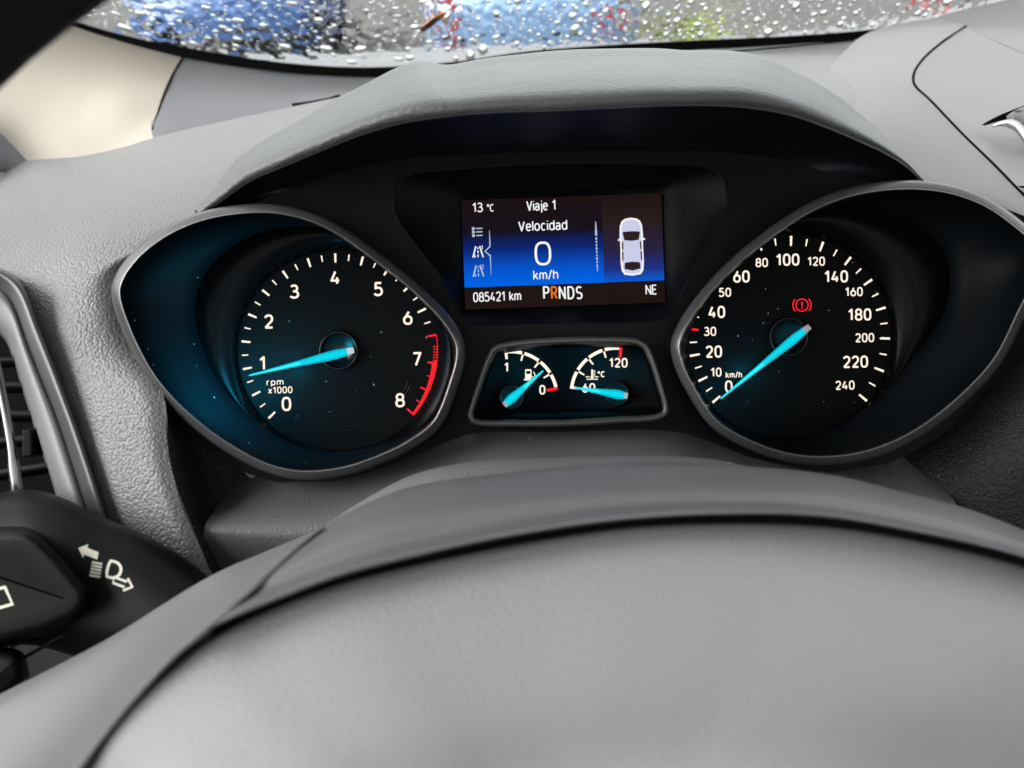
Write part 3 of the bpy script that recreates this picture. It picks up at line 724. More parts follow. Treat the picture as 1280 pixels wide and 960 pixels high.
def csub(nm, L, mat, z=.0003):
    o = bpy.data.objects.new(nm, qpoly(L)); o.data.materials.append(mat); COL.objects.link(o); o.parent = ci; o.location = (0, 0, z)
csub('car_symbol_body', [[(x*.84, y*.93) for x, y in cb]], M_CARW, .0002)
csub('car_symbol_glass', [[(-11,18),(-8,18.6),(0,19),(8,18.6),(11,18),(9,8),(0,7),(-9,8)], [(-9.5,-20),(0,-19),(9.5,-20),(10,-28),(0,-30),(-10,-28)],
     [(-12,7),(-10.2,5),(-10.6,-4),(-12.4,-4)], [(12,7),(10.2,5),(10.6,-4),(12.4,-4)], [(-12.4,-6),(-10.6,-6),(-10.8,-16),(-12.6,-19)], [(12.4,-6),(10.6,-6),(10.8,-16),(12.6,-19)]], M_CARD, .0003)
# well the screen sits in: cheeks sweeping back from the cluster face to the panel
wn_ = 120
wo_ = polar(SCREEN_W, QC[0], QC[1], wn_)
wi_ = polar([(575.5,245),(580,386),(583,388.5),(829,379),(832,376),(830,236.5),(827,234),(578,243)] and [(x, y) for p0, p1 in zip([(575,243.5),(580,387.5),(832.5,378),(830.5,234.5)], [(580,387.5),(832.5,378),(830.5,234.5),(575,243.5)]) for x, y in [(p0[0]+(p1[0]-p0[0])*k/12, p0[1]+(p1[1]-p0[1])*k/12) for k in range(12)]], QC[0], QC[1], wn_)
part('screen_well', ringrows(QC[0], QC[1], [([r + 1 for r in wo_], .429), (wo_, .4278), ([a*.93+b*.07 for a, b in zip(wo_, wi_)], .4292), ([a*.6+b*.4 for a, b in zip(wo_, wi_)], .434), ([a*.25+b*.75 for a, b in zip(wo_, wi_)], .4385), (wi_, .4402), ([r*.99 for r in wi_], .4412)], True), M_SURR, scr)

# ------------------------------------------------------------------ air vent at the left
vent = root('side_air_vent', 'tall side air vent with black slats behind the stalk', 'air vent', frame_at(40, 500, .41))
VO = [(-80,318),(-40,324),(0,339),(14,347),(27,362),(46,409),(71,472),(96,540),(117,603),(128,640),(160,740)]
VI = [(-80,338),(-40,345),(-6,357),(6,366),(16,381),(35,433),(53,478),(71,523),(90,580),(107,634),(138,735)]
VH = [(-80,400),(-40,402),(-12,408),(2,416),(11,427),(20,453),(28,480),(41,521),(54,563),(71,614),(98,715)]
def dl(L, d): return [(x, y, d - .00006 * (y - 500)) for x, y in L]
part('outer_frame', surf([dl([(x + 5, y - 2) for x, y in VO], .430), dl([(x + 1.5, y - .6) for x, y in VO], .405), dl(VO, .4035), dl([(x - 1.5, y + .8) for x, y in VO], .4035), dl([(a[0]*.3+b[0]*.7, a[1]*.3+b[1]*.7) for a, b in zip(VO, VI)], .4065), dl(VI, .4085)], 70, 20), M_VENTOUT, vent, label='dark graphite outer frame with a bright edge')
part('inner_frame', surf([dl(VI, .409), dl([(x - 1.2, y + .8) for x, y in VI], .4075), dl([(a[0]*.5+b[0]*.5, a[1]*.5+b[1]*.5) for a, b in zip(VI, VH)], .408), dl([(x + 1, y - 1) for x, y in VH], .412), dl(VH, .414), dl([(x - 2, y + 3) for x, y in VH], .45)], 70, 24), M_VENTIN, vent, label='lighter grey inner frame')
part('duct_back', surf([[(-120,380,.50),(120,380,.50)],[(-120,760,.50),(160,760,.50)]], 4, 4), M_GAP, vent)
for k, (y0, y1) in enumerate([(452,452),(482,484),(512,521),(561,548),(607,583),(655,630)]):
    m = surf([[(-120,y0+2,.455),(26+k*12,y1-3,.45)],[(-120,y0,.425),(26+k*12,y1-6,.423)],[(-120,y0+5,.4245),(26+k*12,y1-1,.4225)],[(-120,y0+14,.455),(26+k*12,y1+7,.45)]], 10, 10)
    part('slat', m, M_STALK, vent)
part('vane', tube([P(*p) for p in cr([(-8,440,.415),(3,495,.413),(12,545,.412),(19,596,.412),(23,630,.412),(28,680,.412)], 16)], [.0019]*9+[.0025]*3+[.0013]*4, 12), M_VANE, vent)
part('slider', box(P(42,553,.417), .0045, .012, .012, CM.to_3x3().to_4x4(), .001), M_STALK, vent, smooth=False)

# ------------------------------------------------------------------ centre vent thumbwheel at the right edge
tw = root('vent_thumbwheel', 'ribbed thumbwheel with a bright rim in the centre panel slot', 'thumbwheel', frame_at(1280, 180, .56))
part('slot', surf([[(1227,156,.574),(1245,146,.573),(1285,130,.572),(1330,115,.57)],[(1231,157,.574),(1248,152,.574),(1285,143,.573),(1330,130,.57)]], 12, 4), M_GAP, tw)
c0 = [(1240,158,.566),(1256,154,.562),(1270,157,.556),(1282,170,.549),(1292,190,.542),(1298,215,.536)]
part('bright_rim', tube([P(*p) for p in cr(c0, 24)], [.0005+.0022*min(1,i/6) for i in range(24)], 12), M_CHROME, tw)
rb = cr([(1250,152,.568),(1264,148,.564),(1280,150,.558),(1296,166,.551),(1308,190,.544)], 20)
part('wheel_body', tube([P(p.x+10, p.y-1, p.z+.003) for p in rb], [.003+.005*min(1,i/8) for i in range(20)], 16), M_VENTIN, tw)
for i in range(4, 20):
    p = rb[i]
    part('rib', tube([P(p.x+2, p.y-9, p.z), P(p.x+14, p.y-14, p.z + .003)], .0005, 6), M_VENTIN, tw)

# ------------------------------------------------------------------ steering wheel
wheel = root('steering_wheel', 'steering wheel with grey padded hub and black leather rim', 'steering wheel', frame_at(728, 878, .24))
SIL = [(409,657,.29),(440,641,.291),(500,617,.294),(640,595,.298),(790,582,.30),(940,587,.298),(1040,597,.295),(1140,620,.29),(1205,637,.287),(1280,665,.282),(1420,740,.27)]
RDG = [(266,783,.237),(285,772,.238),(350,745,.242),(425,717,.246),(500,697,.25),(640,667,.255),(790,646,.257),(940,640,.257),(1040,645,.256),(1140,662,.252),(1280,695,.246),(1420,750,.24)]
sm = cr(SIL, 60); rm = cr(RDG, 60)
mixr = lambda t, dd: [(a.x+(b.x-a.x)*t, a.y+(b.y-a.y)*t, a.z+(b.z-a.z)*t+dd) for a, b in zip(sm, rm)]
part('hub_trim', gridsurf([mixr(-.06, .035), mixr(-.01, .008), mixr(0, 0), mixr(.15, -.004), mixr(.5, -.003), mixr(.76, .003), mixr(.82, .002), mixr(.87, -.0022), mixr(.92, -.0056), mixr(.97, -.0066), mixr(1.01, -.0050), mixr(1.04, -.0005), mixr(1.06, .006), mixr(1.09, .016)], 40), M_TRIM, wheel, label='smooth satin trim above the padded hub')
part('pad_gap', tube([P(x, y + 10, d + .009) for x, y, d in [tuple(p) for p in cr(RDG, 60)]], .0021, 10), M_GAP, wheel)
SL = [(-120,950,.26),(-40,902,.265),(0,880,.268),(130,808,.275),(260,725,.281),(340,688,.286),(404,659,.29)]
SI = [(-120,1300,.20),(20,1080,.212),(105,958,.221),(170,876,.228),(225,818,.233),(268,784,.238),(405,660,.288)]
a_ = cr(SL, 50); b_ = cr(SI, 50)
mixs = lambda t, dd: [(a.x+(b.x-a.x)*t, a.y+(b.y-a.y)*t, a.z+(b.z-a.z)*t+dd) for a, b in zip(a_, b_)]
part('spoke', gridsurf([mixs(-.05, .04), mixs(-.01, .01), mixs(0, 0), mixs(.12, -.006), mixs(.5, -.008), mixs(.85, -.005), mixs(.97, -.003), mixs(1.0, .002), mixs(1.02, .014)], 40), M_SPOKE, wheel, label='smooth left spoke')
AB = [(60,1250,.205),(90,1080,.214),(102,1000,.219),(116,958,.222),(136,920,.225),(176,872,.23),(226,830,.234),(276,794,.239),(352,758,.243),(426,731,.247),(500,712,.251),(640,683,.256),(790,661,.258),(940,656,.258),(1040,661,.257),(1140,677,.253),(1280,711,.247),(1400,760,.242),(1480,860,.235),(1510,1100,.22)]
ab = cr(AB, 110); ctr = (720, 1180, .185)
def abr(t, dd): return [(a.x+(ctr[0]-a.x)*t, a.y+(ctr[1]-a.y)*t, a.z+(ctr[2]-a.z)*t+dd) for a in ab]
part('airbag_cover', gridsurf([abr(-.01, .016), abr(-.004, .006), abr(0, .0015), abr(.012, -.0008), abr(.05, -.0045), abr(.2, -.016), abr(.5, -.024), abr(.85, -.008), abr(.985, 0)], 50), M_HUB, wheel, label='padded grey airbag cover')
bc = (640 + .014/.19*1200, 480 + .063*1200/.19)
ring = []
for i in range(97):
    a = 2*math.pi*i/96; ring.append(CM @ Vector((.014 + .186*math.cos(a), -.063 + .186*math.sin(a), -.19)))
part('rim', tube(ring, .016, 16, False), M_RIM, wheel, label='black leather rim')

# ------------------------------------------------------------------ stalk and lever
stalk = root('headlamp_stalk', 'black light stalk printed with headlamp and arrow symbols', 'stalk', frame_at(120, 710, .36))
T = [(-90,636),(-40,622),(0,616),(35,612),(71,620),(124,645),(177,667),(230,698),(285,742)]
def st(k, dy, d): return [(x, y + dy*k[i], d - .00006*x) for i, (x, y) in enumerate(T)]
k1 = [1,1,1,1,1,.95,.85,.7,.4]
part('body', surf([st(k1,8,.42), st(k1,1,.40), st(k1,0,.385), st(k1,9,.372), st(k1,28,.364), st(k1,60,.358), st(k1,120,.352), st(k1,160,.352), st(k1,186,.360), st(k1,194,.39)], 50, 50), M_STALK, stalk)
part('rotary_end', ringmesh([(-120,668),(-40,664),(20,660),(38,663),(60,680),(92,716),(110,742),(104,766),(60,790),(-40,812),(-120,815)], [(-3,.366),(0,.347),(3,.3425),(7,.3405),(16,.340),(30,.3405)], 120, cap_front=True, dep=lambda x, y: -.00004*x), M_STALK, stalk, label='raised rotary end of the stalk')
for (xa, ya, xb, yb) in ((15, 808, 84, 776), (30, 822, 118, 776)):
    part('moulded_edge', tube([P(xa, ya, .352), P((xa+xb)/2, (ya+yb)/2-1.5, .35), P(xb, yb, .352)], .0007, 8), M_STALK, stalk)
from mathutils.bvhtree import BVHTree
bvv = []; bvf = []
for ch in stalk.children:
    Mw = MATS[stalk]; b0 = len(bvv); bvv += [Mw @ v_.co for v_ in ch.data.vertices]; bvf += [[b0 + i for i in p.vertices] for p in ch.data.polygons]
BVH = BVHTree.FromPolygons(bvv, bvf)
PXM = .352 / F
MP = frame_at(0, 0, 1)
def onstalk(name, L, px, py, rz, d):
    """printed symbol pressed on the stalk's skin"""
    Mx = frame_at(px, py, d, rz)
    me = polys([[(x*PXM, y*PXM) for x, y in p] for p in L])
    me.transform(Mx)
    for v_ in me.vertices:
        hit, nrm, _, _ = BVH.ray_cast(EYE, (v_.co - EYE).normalized())
        if hit: v_.co = hit + (EYE - hit).normalized() * .00025
    return part(name, me, M_PRINT, stalk, smooth=False)
dS = .3455
# headlamp: three-quarter D with beam strokes, between an arrow pointing up-left and an arrow outline
D = stroke(arc(0, 0, 10, -88, 88, 14) + [(-5, 10), (-6.5, 4), (-6.5, -4), (-5, -10)], 3.4, True)
onstalk('headlamp_symbol', D, 141, 712, -14, dS)
onstalk('headlamp_symbol', [rect(0, y, 13, 2.6) for y in (8, 4, 0, -4, -8)], 120, 712, -10, dS)
onstalk('arrow_symbol', [[(-13,0),(-3,9),(-3,4.5),(12,4.5),(14,-4.5),(-3,-4.5),(-3,-9)]], 110, 690, -22, dS)
onstalk('arrow_symbol', stroke([(13,0),(4,-8),(4,-3.6),(-11,-3.6),(-12,3.6),(4,3.6),(4,8)], 3, True), 153, 729, -20, dS)
onstalk('switch_symbol', stroke([(-16,12),(8,12),(12,-10),(-16,-11)], 4), 1, 748, 14, .3388)
lev = root('column_lever', 'small dark rounded lever below the stalk beside the wheel spoke', 'lever', frame_at(10, 850, .34))
part('lever_head', ringmesh([(-70,830),(-30,820),(10,815),(24,820),(29,832),(30,850),(22,864),(0,880),(-40,905),(-70,910)], [(-6,.38),(-2,.36),(0,.345),(3,.340),(8,.337),(16,.336)], 90, cap_front=True), M_STALK, lev)

# ------------------------------------------------------------------ screen pillar trim, door edge, windscreen
pil = root('screen_pillar_trim', 'cream trim panel at the foot of the windscreen pillar', 'pillar trim', frame_at(100, 120, .85))
part('panel', surf([[(-300,-260,.80),(-120,-90,.88),(20,-6,.92),(81,28,.935),(155,53,.945),(227,72,.955)],
     [(-300,-60,.74),(-100,55,.80),(40,85,.84),(110,95,.855),(165,100,.862),(211,105,.868)],
     [(-300,60,.64),(-60,130,.70),(30,150,.735),(95,150,.75),(150,140,.765),(197,138,.785)],
     [(-300,120,.60),(-30,150,.67),(33,199,.69),(95,197,.70),(140,186,.715),(190,163,.738)],
     [(-300,125,.605),(-30,154,.672),(35,207,.692),(102,222,.68),(155,215,.675),(205,190,.70)]], 60, 40), M_CREAM, pil)
part('edge_gap', tube([P(*p) for p in cr([(228,73,.954),(219,87,.917),(210.5,105,.868),(204,121,.828),(198,140,.783),(191,163,.738)], 20)], .0011, 8), M_GAP, pil)
door = root('door_trim', 'grey edge of the door trim below the cream pillar panel', 'door trim', frame_at(0, 190, .66))
part('panel', surf([[(-300,100,.62),(-60,128,.64),(0,166,.66),(33,200,.672),(50,215,.66)],[(-300,200,.56),(-60,190,.6),(-6,200,.63),(20,209,.655),(40,220,.65)],[(-300,300,.5),(-100,280,.54),(-20,230,.6),(10,215,.645),(30,230,.64)]], 24, 16), M_SAIL, door)

WB = [(-60,-70,.88),(-10,-32,.915),(40,0,.935),(86,23,.945),(172,48,.955),(241,61,.965),(344,77,.98),(450,84,.995),(560,78,1.0),(660,64,1.0),(747,57,1.0),(854,51,.99),(999,44,.98),(1095,36,.97),(1200,20,.95),(1320,-8,.93),(1500,-60,.90)]
ws = root('windscreen', 'wet windscreen seen over the hood with a black lower border', 'windscreen', Matrix.Translation(P(640, 64, 1.0)))
wb = cr([P(*p) for p in WB], 90)
UPV = Vector((0, -.62, .42))
def wpt(i, t):                       # t: 0 lower edge .. 1 at the roof
    p = wb[i] + UPV * t
    return p + Vector((0, .05, .07)) * (math.sin(math.pi * min(t, 1)) * .8)
def wgrid(i0, i1, t0, t1, nt):
    v = []; f = []
    for i in range(i0, i1):
        for j in range(nt): v.append(wpt(i, t0 + (t1 - t0) * j / (nt - 1)))
    for i in range(i1 - i0 - 1):
        for j in range(nt - 1):
            a = i * nt + j; f.append((a, a + 1, a + nt + 1, a + nt))
    return mesh(v, f)
mg, N, L, b = nmat('thin_clear_glass')
N.remove(b); tr = N.new('ShaderNodeBsdfTransparent'); gl = N.new('ShaderNodeBsdfGlossy'); gl.inputs['Roughness'].default_value = .02
tr.inputs[0].default_value = (.93, .96, .95, 1)
fr = N.new('ShaderNodeFresnel'); fr.inputs[0].default_value = 1.14; mx = N.new('ShaderNodeMixShader')
L.new(fr.outputs[0], mx.inputs[0]); L.new(tr.outputs[0], mx.inputs[1]); L.new(gl.outputs[0], mx.inputs[2]); L.new(mx.outputs[0], N['Material Output'].inputs[0])
part('glass_pane', wgrid(0, 90, 0, 1, 14), mg, ws)
band_rows = [[tuple((p.x, p.y, p.z)) for p in wb], [tuple(p + Vector((0, -.006, -.0105))) for p in wb], [tuple(p + Vector((0, -.03, -.06))) for p in wb]]
v = []; f = []
for i in range(90):
    for r in band_rows: v.append(r[i])
for i in range(89):
    for j in range(2):
        a = i * 3 + j; f.append((a, a + 1, a + 4, a + 3))
part('black_border', mesh(v, f), M_GAP, ws)
# rain: many small domes of water on the outside of the pane
mw, N, L, b = nmat('rain_water')
b.inputs['Base Color'].default_value = (1, 1, 1, 1); b.inputs['Transmission Weight'].default_value = 1; b.inputs['IOR'].default_value = 1.33; b.inputs['Roughness'].default_value = .01
v = []; f = []
placed = {}
rnd = random.Random(11)
def drop(i_f, t, r, asp, rot, hgt):
    i = int(i_f); fr_ = i_f - i
    p = wpt(i, t).lerp(wpt(i + 1, t), fr_)
    ax = (wpt(i + 1, t) - wpt(i, t)).normalized(); up = (wpt(i, t + .01) - wpt(i, t - .01)).normalized(); nn = ax.cross(up).normalized()
    if nn.y < 0: nn = -nn
    nk = 10; b0 = len(v)
    wob = [1 + rnd.uniform(-.16, .16) for _ in range(nk)]
    for lev_, (rr, hh) in enumerate(((1, .00), (.82, .36), (.54, .74), (.24, .95))):
        for k in range(nk):
            th = 2*math.pi*k/nk; x = math.cos(th)*r*rr*wob[k]; y = math.sin(th)*r*rr*asp*wob[k]
            x, y = x*math.cos(rot) - y*math.sin(rot), x*math.sin(rot) + y*math.cos(rot)
            v.append(p + ax*x + up*y + nn*(hh*hgt*r + .0016))
    v.append(p + nn*(hgt*r + .0016))
    for l in range(3):
        for k in range(nk):
            k2 = (k+1) % nk; a = b0 + l*nk; f.append((a+k, a+k2, a+nk+k2, a+nk+k))
    for k in range(nk): f.append((b0+3*nk+k, b0+3*nk+(k+1) % nk, b0+4*nk))
    f.append(tuple(b0 + k for k in range(nk))[::-1])
# the uneven sheet of water that runs over the pane under the beads
from mathutils import noise
NI, NJ = 620, 64
fv = []; ff = []
for side in (0, 1):
    for a in range(NI):
        u = 1 + 74 * a / (NI - 1); i = int(u); k_ = u - i
        for b_i in range(NJ):
            t = -.008 + .21 * b_i / (NJ - 1)
            p = wpt(i, t).lerp(wpt(i + 1, t), k_)
            ax = (wpt(i + 1, t) - wpt(i, t)).normalized(); up = (wpt(i, t + .01) - wpt(i, t - .01)).normalized(); nn = ax.cross(up).normalized()
            if nn.y < 0: nn = -nn
            h = .0003
            if side:
                q = Vector((p.x * 95 + p.z * 30 * max(0, (u - 34) / 40), p.z * 150, p.y * 60))
                h = .0008 + .00030 * noise.noise(q) + .00010 * noise.noise(q * 2.7)
            fv.append(p + nn * h)
o_ = NI * NJ
for a in range(NI - 1):
    for b_i in range(NJ - 1):
        q = a * NJ + b_i
        ff.append((q, q + 1, q + NJ + 1, q + NJ)); ff.append((o_ + q, o_ + q + NJ, o_ + q + NJ + 1, o_ + q + 1))
for a in range(NI - 1):
    for b_i in (0, NJ - 1):
        q = a * NJ + b_i; ff.append((q, q + NJ, o_ + q + NJ, o_ + q))
for b_i in range(NJ - 1):
    for a in (0, NI - 1):
        q = a * NJ + b_i; ff.append((q, q + 1, o_ + q + 1, o_ + q))
part('water_film', orient(mesh(fv, ff)), mw, ws)
tries = 0; cnt = 0
while cnt < 7000 and tries < 230000:
    tries += 1
    i_f = rnd.choice((rnd.uniform(1, 74), rnd.uniform(1, 38))); t = rnd.uniform(.002, .19)
    left = i_f < 36
    r = min(.0062, .0006 + rnd.expovariate(1/(.0017 if tries < 30000 else .0006))) * (1.1 if left else .75)
    p = wpt(int(i_f), t)
    key = (round(p.x/.012), round(t/.02)); ok = True
    for dx in (-1, 0, 1):
        for dt in (-1, 0, 1):
            for q, qr in placed.get((key[0]+dx, key[1]+dt), ()):
                if (q - p).length < (qr + r) * .74: ok = False
    if not ok: continue
    placed.setdefault(key, []).append((p.copy(), r))
    drop(i_f, t, r, rnd.uniform(.38, .75) if left else rnd.uniform(.5, 1.9), rnd.uniform(-.3, .3), rnd.uniform(.08, .20) if left else rnd.uniform(.04, .12)); cnt += 1
print('drops', cnt, tries)
md = mesh(v, f)
md.validate()
rd_ = link('raindrops', md, mw); tag(rd_, 'clear raindrops beaded over the outside of the windscreen', 'raindrops', None, 'stuff')
# a fallen leaf stuck to the wet glass
i_leaf = min(range(90), key=lambda i: abs((CM.inverted() @ wb[i]).x / -(CM.inverted() @ wb[i]).z * F + 640 - 549))
lp = wpt(i_leaf, .055); ax = Vector((1, .0, .0)); up = UPV.normalized(); nn = Vector((0, .55, .83))
out = [(-.017,-.007),(-.010,-.0055),(-.002,-.001),(.006,.006),(.013,.011),(.017,.016),(.010,.014),(.002,.010),(-.006,.004),(-.012,-.001)]
vv = [lp + ax*x + up*y*1.7 + nn*.006 for x, y in out] + [lp + ax*x + up*y*1.7 + nn*.0068 for x, y in out]; k = len(out)
lm = mesh(vv, [tuple(range(k))[::-1], tuple(range(k, 2*k))] + [(i, (i+1) % k, k+(i+1) % k, k+i) for i in range(k)])
lf = link('fallen_leaf', lm, plain('orange_leaf', (.85, .25, .03), .5), smooth=False); tag(lf, 'small orange leaf stuck to the wet windscreen', 'leaf')

# ------------------------------------------------------------------ unseen car body around the driver and added slabs (shade the cabin)
M_LINER = grain('pale_roof_lining', (.42, .40, .37), .9, 900, .1, .0002)
M_DARK = grain('dark_cabin_trim', (.05, .05, .05), .8, 500, .2, .0003)
def slab(name, x0, x1, y0, y1, z0, z1, mat):
    o = link(name, box(((x0+x1)/2, (y0+y1)/2, (z0+z1)/2), x1-x0, y1-y0, z1-z0), mat, None, smooth=False); o['kind'] = 'structure'; return o
slab('ceiling', -.72, 1.02, -.30, .36, 1.60, 1.64, M_LINER)          # unseen header; roof behind it left open to let light onto the wheel
slab('ceiling_side', -.72, -.45, -1.9, -.30, 1.60, 1.64, M_LINER)
slab('ceiling_side', .75, 1.02, -1.9, -.30, 1.60, 1.64, M_LINER)
slab('floor', -.70, 1.0, -1.9, 1.3, .45, .49, M_DARK)
slab('rear_wall', -.70, 1.0, -1.94, -1.9, .49, 1.28, M_DARK)
slab('leak_block_front', -.74, 1.04, 1.0, 1.03, .3, 1.07, M_DARK)  # added slab, keeps sky light from leaking in under the windscreen
slab('leak_block_inner', -.5, .62, .60, .62, .49, 1.10, M_DARK)  # added slab behind the cluster, blocks light through the open dash shell
slab('left_wall', -.74, -.70, -1.9, .55, .49, 1.12, M_DARK)
slab('right_wall', 1.0, 1.04, -1.9, .95, .49, 1.12, M_DARK)

# ------------------------------------------------------------------ street outside
mg2, N, L, b = nmat('wet_asphalt')
tc = N.new('ShaderNodeTexCoord'); nz = N.new('ShaderNodeTexNoise'); nz.inputs['Scale'].default_value = .6; nz.inputs['Detail'].default_value = 8
L.new(tc.outputs['Object'], nz.inputs['Vector']); rp = N.new('ShaderNodeValToRGB'); L.new(nz.outputs[0], rp.inputs[0])
rp.color_ramp.elements[0].color = (.045, .044, .042, 1); rp.color_ramp.elements[1].color = (.11, .105, .095, 1)
L.new(rp.outputs[0], b.inputs['Base Color']); r_ = N.new('ShaderNodeMapRange'); r_.inputs[3].default_value = .5; r_.inputs[4].default_value = .85; b.inputs['Specular IOR Level'].default_value = .2
L.new(nz.outputs[0], r_.inputs[0]); L.new(r_.outputs[0], b.inputs['Roughness'])
g = link('ground', mesh([(-300,-300,0),(300,-300,0),(300,300,0),(-300,300,0)], [(0,1,2,3)]), mg2); g['kind'] = 'structure'
bon = link('cowl_panel', surf([[(-200,-50,1.25),(200,62,1.25),(640,56,1.3),(1100,28,1.25),(1500,-70,1.2)],[(-200,30,1.02),(200,85,1.03),(640,85,1.05),(1100,55,1.03),(1500,-20,.98)]], 30, 6, .01), plain('wet_grey_plastic', (.14, .14, .145), .4)); tag(bon, 'dark scuttle panel outside below the windscreen', 'scuttle panel')
M_GLASS = plain('dark_car_glass', (.02, .03, .035), .08)
M_TYRE = plain('tyre_rubber', (.02, .02, .02), .8)
M_TAIL = plain('red_lamp_lens', (.25, .03, .03), .4)
def parked_car(x, y, rot, col, label, name='parked_car'):
    r0 = root(name, label, 'car', Matrix.Translation((x, y, 0)) @ Matrix.Rotation(rot, 4, 'Z'), 'cars parked in the street')
    Mi = MATS[r0]
    # side profile along local x, swept over the width with tumblehome
    prof = [(-2.1,.35),(-2.15,.75),(-2.0,.92),(-1.55,.98),(-1.0,1.42),(-.3,1.50),(.5,1.46),(1.15,1.02),(1.9,.88),(2.15,.68),(2.12,.35)]
    pr = [(p.x, p.y) for p in cr([(a, c, 0) for a, c in prof], 44)]
    v = []; f = []; k = len(pr)
    for w in (-.86, -.8, 0, .8, .86):
        for (a, c) in pr:
            s = .80 if c > 1.0 else 1
            v.append((a * (.985 if abs(w) > .82 else 1), w * (s + (1-s)*max(0, (1.5-c)/.5) if c > 1.0 else 1), c - (.06 if abs(w) > .82 else 0)))
    for i in range(4):
        for j in range(k - 1): f.append((i*k+j, i*k+j+1, (i+1)*k+j+1, (i+1)*k+j))
    f.append(tuple(range(k))); f.append(tuple(4*k + j for j in range(k))[::-1])
    paint = plain(name + '_paint', col, .18)
    me = orient(mesh(v, f)); link('body', me, paint, r0, world=False)
    for s in (-1, 1):
        link('side_window', mesh([(-1.2,s*.875,1.02),(1.0,s*.875,1.02),(.45,s*.80,1.38),(-.9,s*.80,1.36)], [(0,1,2,3)]), M_GLASS, r0, smooth=False, world=False)
        link('headlamp', box((2.06, s*.62, .72), .12, .34, .14), M_CHROME, r0, smooth=False, world=False)
        link('tail_lamp', box((-2.09, s*.70, .66), .16, .16, .15), M_TAIL, r0, smooth=False, world=False)
        link('reflector', box((-2.12, s*.68, .42), .10, .18, .05), M_TAIL, r0, smooth=False, world=False)
        for xx in (-1.3, 1.35):
            wv = [Vector((xx, s*.70, .32)), Vector((xx, s*.89, .32))]
            wo = link('wheel', tube(wv, .32, 20), M_TYRE, r0, smooth=False, world=False)
            link('wheel_rim', tube([Vector((xx, s*.88, .32)), Vector((xx, s*.90, .32))], .2, 16), M_CHROME, wo, smooth=False, world=False)
    link('rear_window', mesh([(-1.52,-.62,1.02),(-1.52,.62,1.02),(-1.06,.55,1.40),(-1.06,-.55,1.40)], [(0,1,2,3)]), M_GLASS, r0, smooth=False, world=False)
    link('front_window', mesh([(1.12,-.64,1.06),(1.12,.64,1.06),(.60,.56,1.42),(.60,-.56,1.42)], [(0,1,2,3)]), M_GLASS, r0, smooth=False, world=False)
    return r0
parked_car(-3.0, 12.3, R(-87), (.055, .115, .27), 'dark blue car parked beyond the left of the windscreen')
parked_car(.15, 10.9, R(90), (.15, .25, .40), 'light blue car parked beyond the middle of the windscreen')
def bush(x, y, h, label):
    r = random.Random(5); v = []; f = []
    for _ in range(900):
        c = Vector((r.gauss(0, .26), r.gauss(0, .2), abs(r.gauss(.0, .42)) * h))
        a = Vector((r.uniform(-1,1), r.uniform(-1,1), r.uniform(-1,1))).normalized()*.07; bb = a.orthogonal().normalized()*.04
        q = len(v); v += [c-a, c+bb, c+a, c-bb]; f.append((q, q+1, q+2, q+3))
    r0 = root('bush', label, 'bush', Matrix.Translation((x, y, 0)))
    link('foliage', mesh(v, f), plain('yellow_green_leaves', (.17, .21, .03), .6), r0, smooth=False, world=False)
    link('stem', tube([Vector((0,0,0)), Vector((0,0,h*.5))], .03, 8), M_TYRE, r0, world=False)
bush(1.65, 9.2, .5, 'low yellow green bush at the kerb past the windscreen')
pr = root('red_post', 'short red street post seen through the right of the windscreen', 'post', Matrix.Translation((5.15, 12.6, 0)))
link('shaft', tube([Vector((0,0,0)), Vector((0,0,.95)), Vector((0,0,1.0))], [.1,.09,.04], 16), plain('red_paint', (.30, .05, .05), .5), pr, world=False)
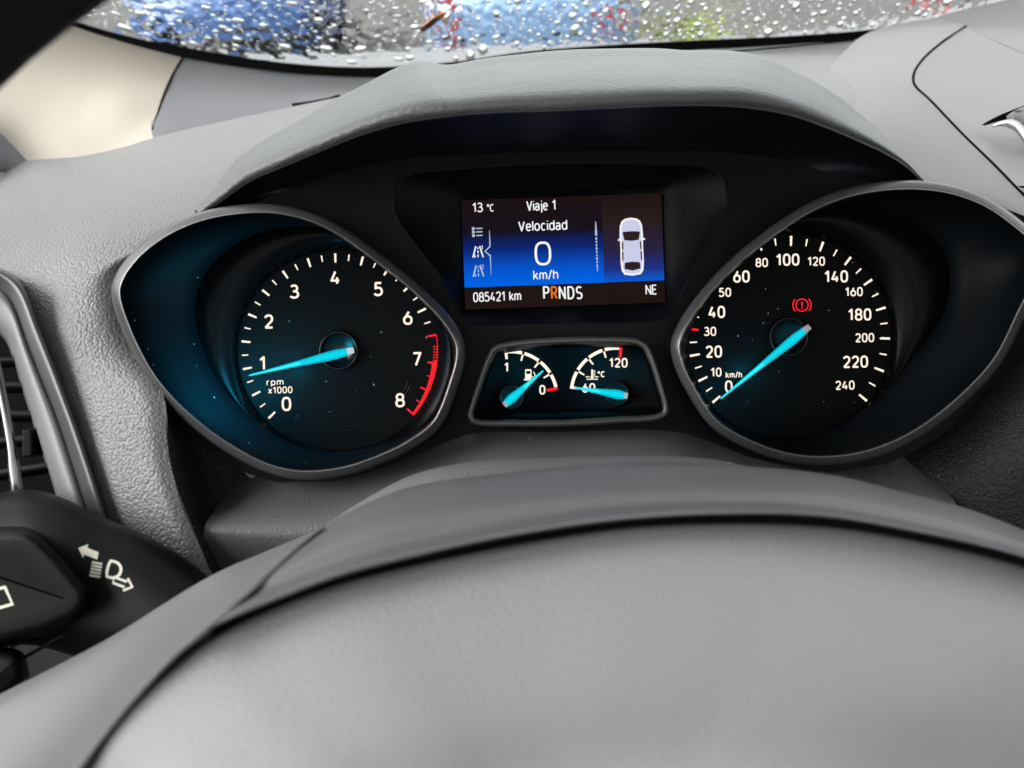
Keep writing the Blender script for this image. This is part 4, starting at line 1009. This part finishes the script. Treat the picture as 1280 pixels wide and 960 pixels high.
link('base', tube([Vector((0,0,0)), Vector((0,0,.08))], .16, 16), M_TYRE, pr, world=False)

# ------------------------------------------------------------------ dust on the plastics
bpy.context.view_layer.update()
rd2 = random.Random(3); dv = []; df = []
bv = []; bf = []
for o_ in (dash, wheel, tach, speed, sg):
    for ch in o_.children:
        if ch.type == 'MESH' and ch.name.split('.')[0] in ('lower_panel', 'column_cover', 'hub_trim', 'airbag_cover', 'dial_plate', 'bowl', 'bezel', 'recess_side', 'lower_dash_face', 'dash_face', 'instrument_hood'):
            b0 = len(bv); bv += [MATS[o_] @ q.co for q in ch.data.vertices]; bf += [[b0 + i for i in p.vertices] for p in ch.data.polygons]
DB = BVHTree.FromPolygons(bv, bf)
spots = [(rd2.uniform(430, 1200), rd2.uniform(545, 660)) for _ in range(46)] + [(rd2.uniform(300, 560), rd2.uniform(320, 590)) for _ in range(16)] + [(rd2.uniform(870, 1150), rd2.uniform(300, 575)) for _ in range(18)] + [(rd2.uniform(20, 300), rd2.uniform(330, 700)) for _ in range(30)] + [(rd2.uniform(250, 1250), rd2.uniform(690, 950)) for _ in range(20)]
for x, y in spots:
    hit, nn_, _, _ = DB.ray_cast(EYE, (P(x, y, 1) - EYE).normalized())
    if not hit: continue
    if nn_.dot(EYE - hit) < 0: nn_ = -nn_
    a_ = nn_.orthogonal().normalized(); b_ = nn_.cross(a_); r_d = rd2.uniform(.00012, .00034); q0 = len(dv); c_ = hit + nn_ * .0002
    L_ = rd2.uniform(1, 2.4); th = rd2.uniform(0, 6.28); a2 = a_*math.cos(th)+b_*math.sin(th); b2 = b_*math.cos(th)-a_*math.sin(th)
    dv += [c_ + a2*r_d*L_, c_ + b2*r_d, c_ - a2*r_d*L_, c_ - b2*r_d, c_ + nn_*r_d*.8]
    df += [(q0, q0+1, q0+4), (q0+1, q0+2, q0+4), (q0+2, q0+3, q0+4), (q0+3, q0, q0+4)]
du = link('dust', mesh(dv, df), plain('pale_dust', (.38, .36, .32), .9), smooth=False)
tag(du, 'tiny pale dust specks scattered over the dials and dark plastics', 'dust', None, 'stuff')
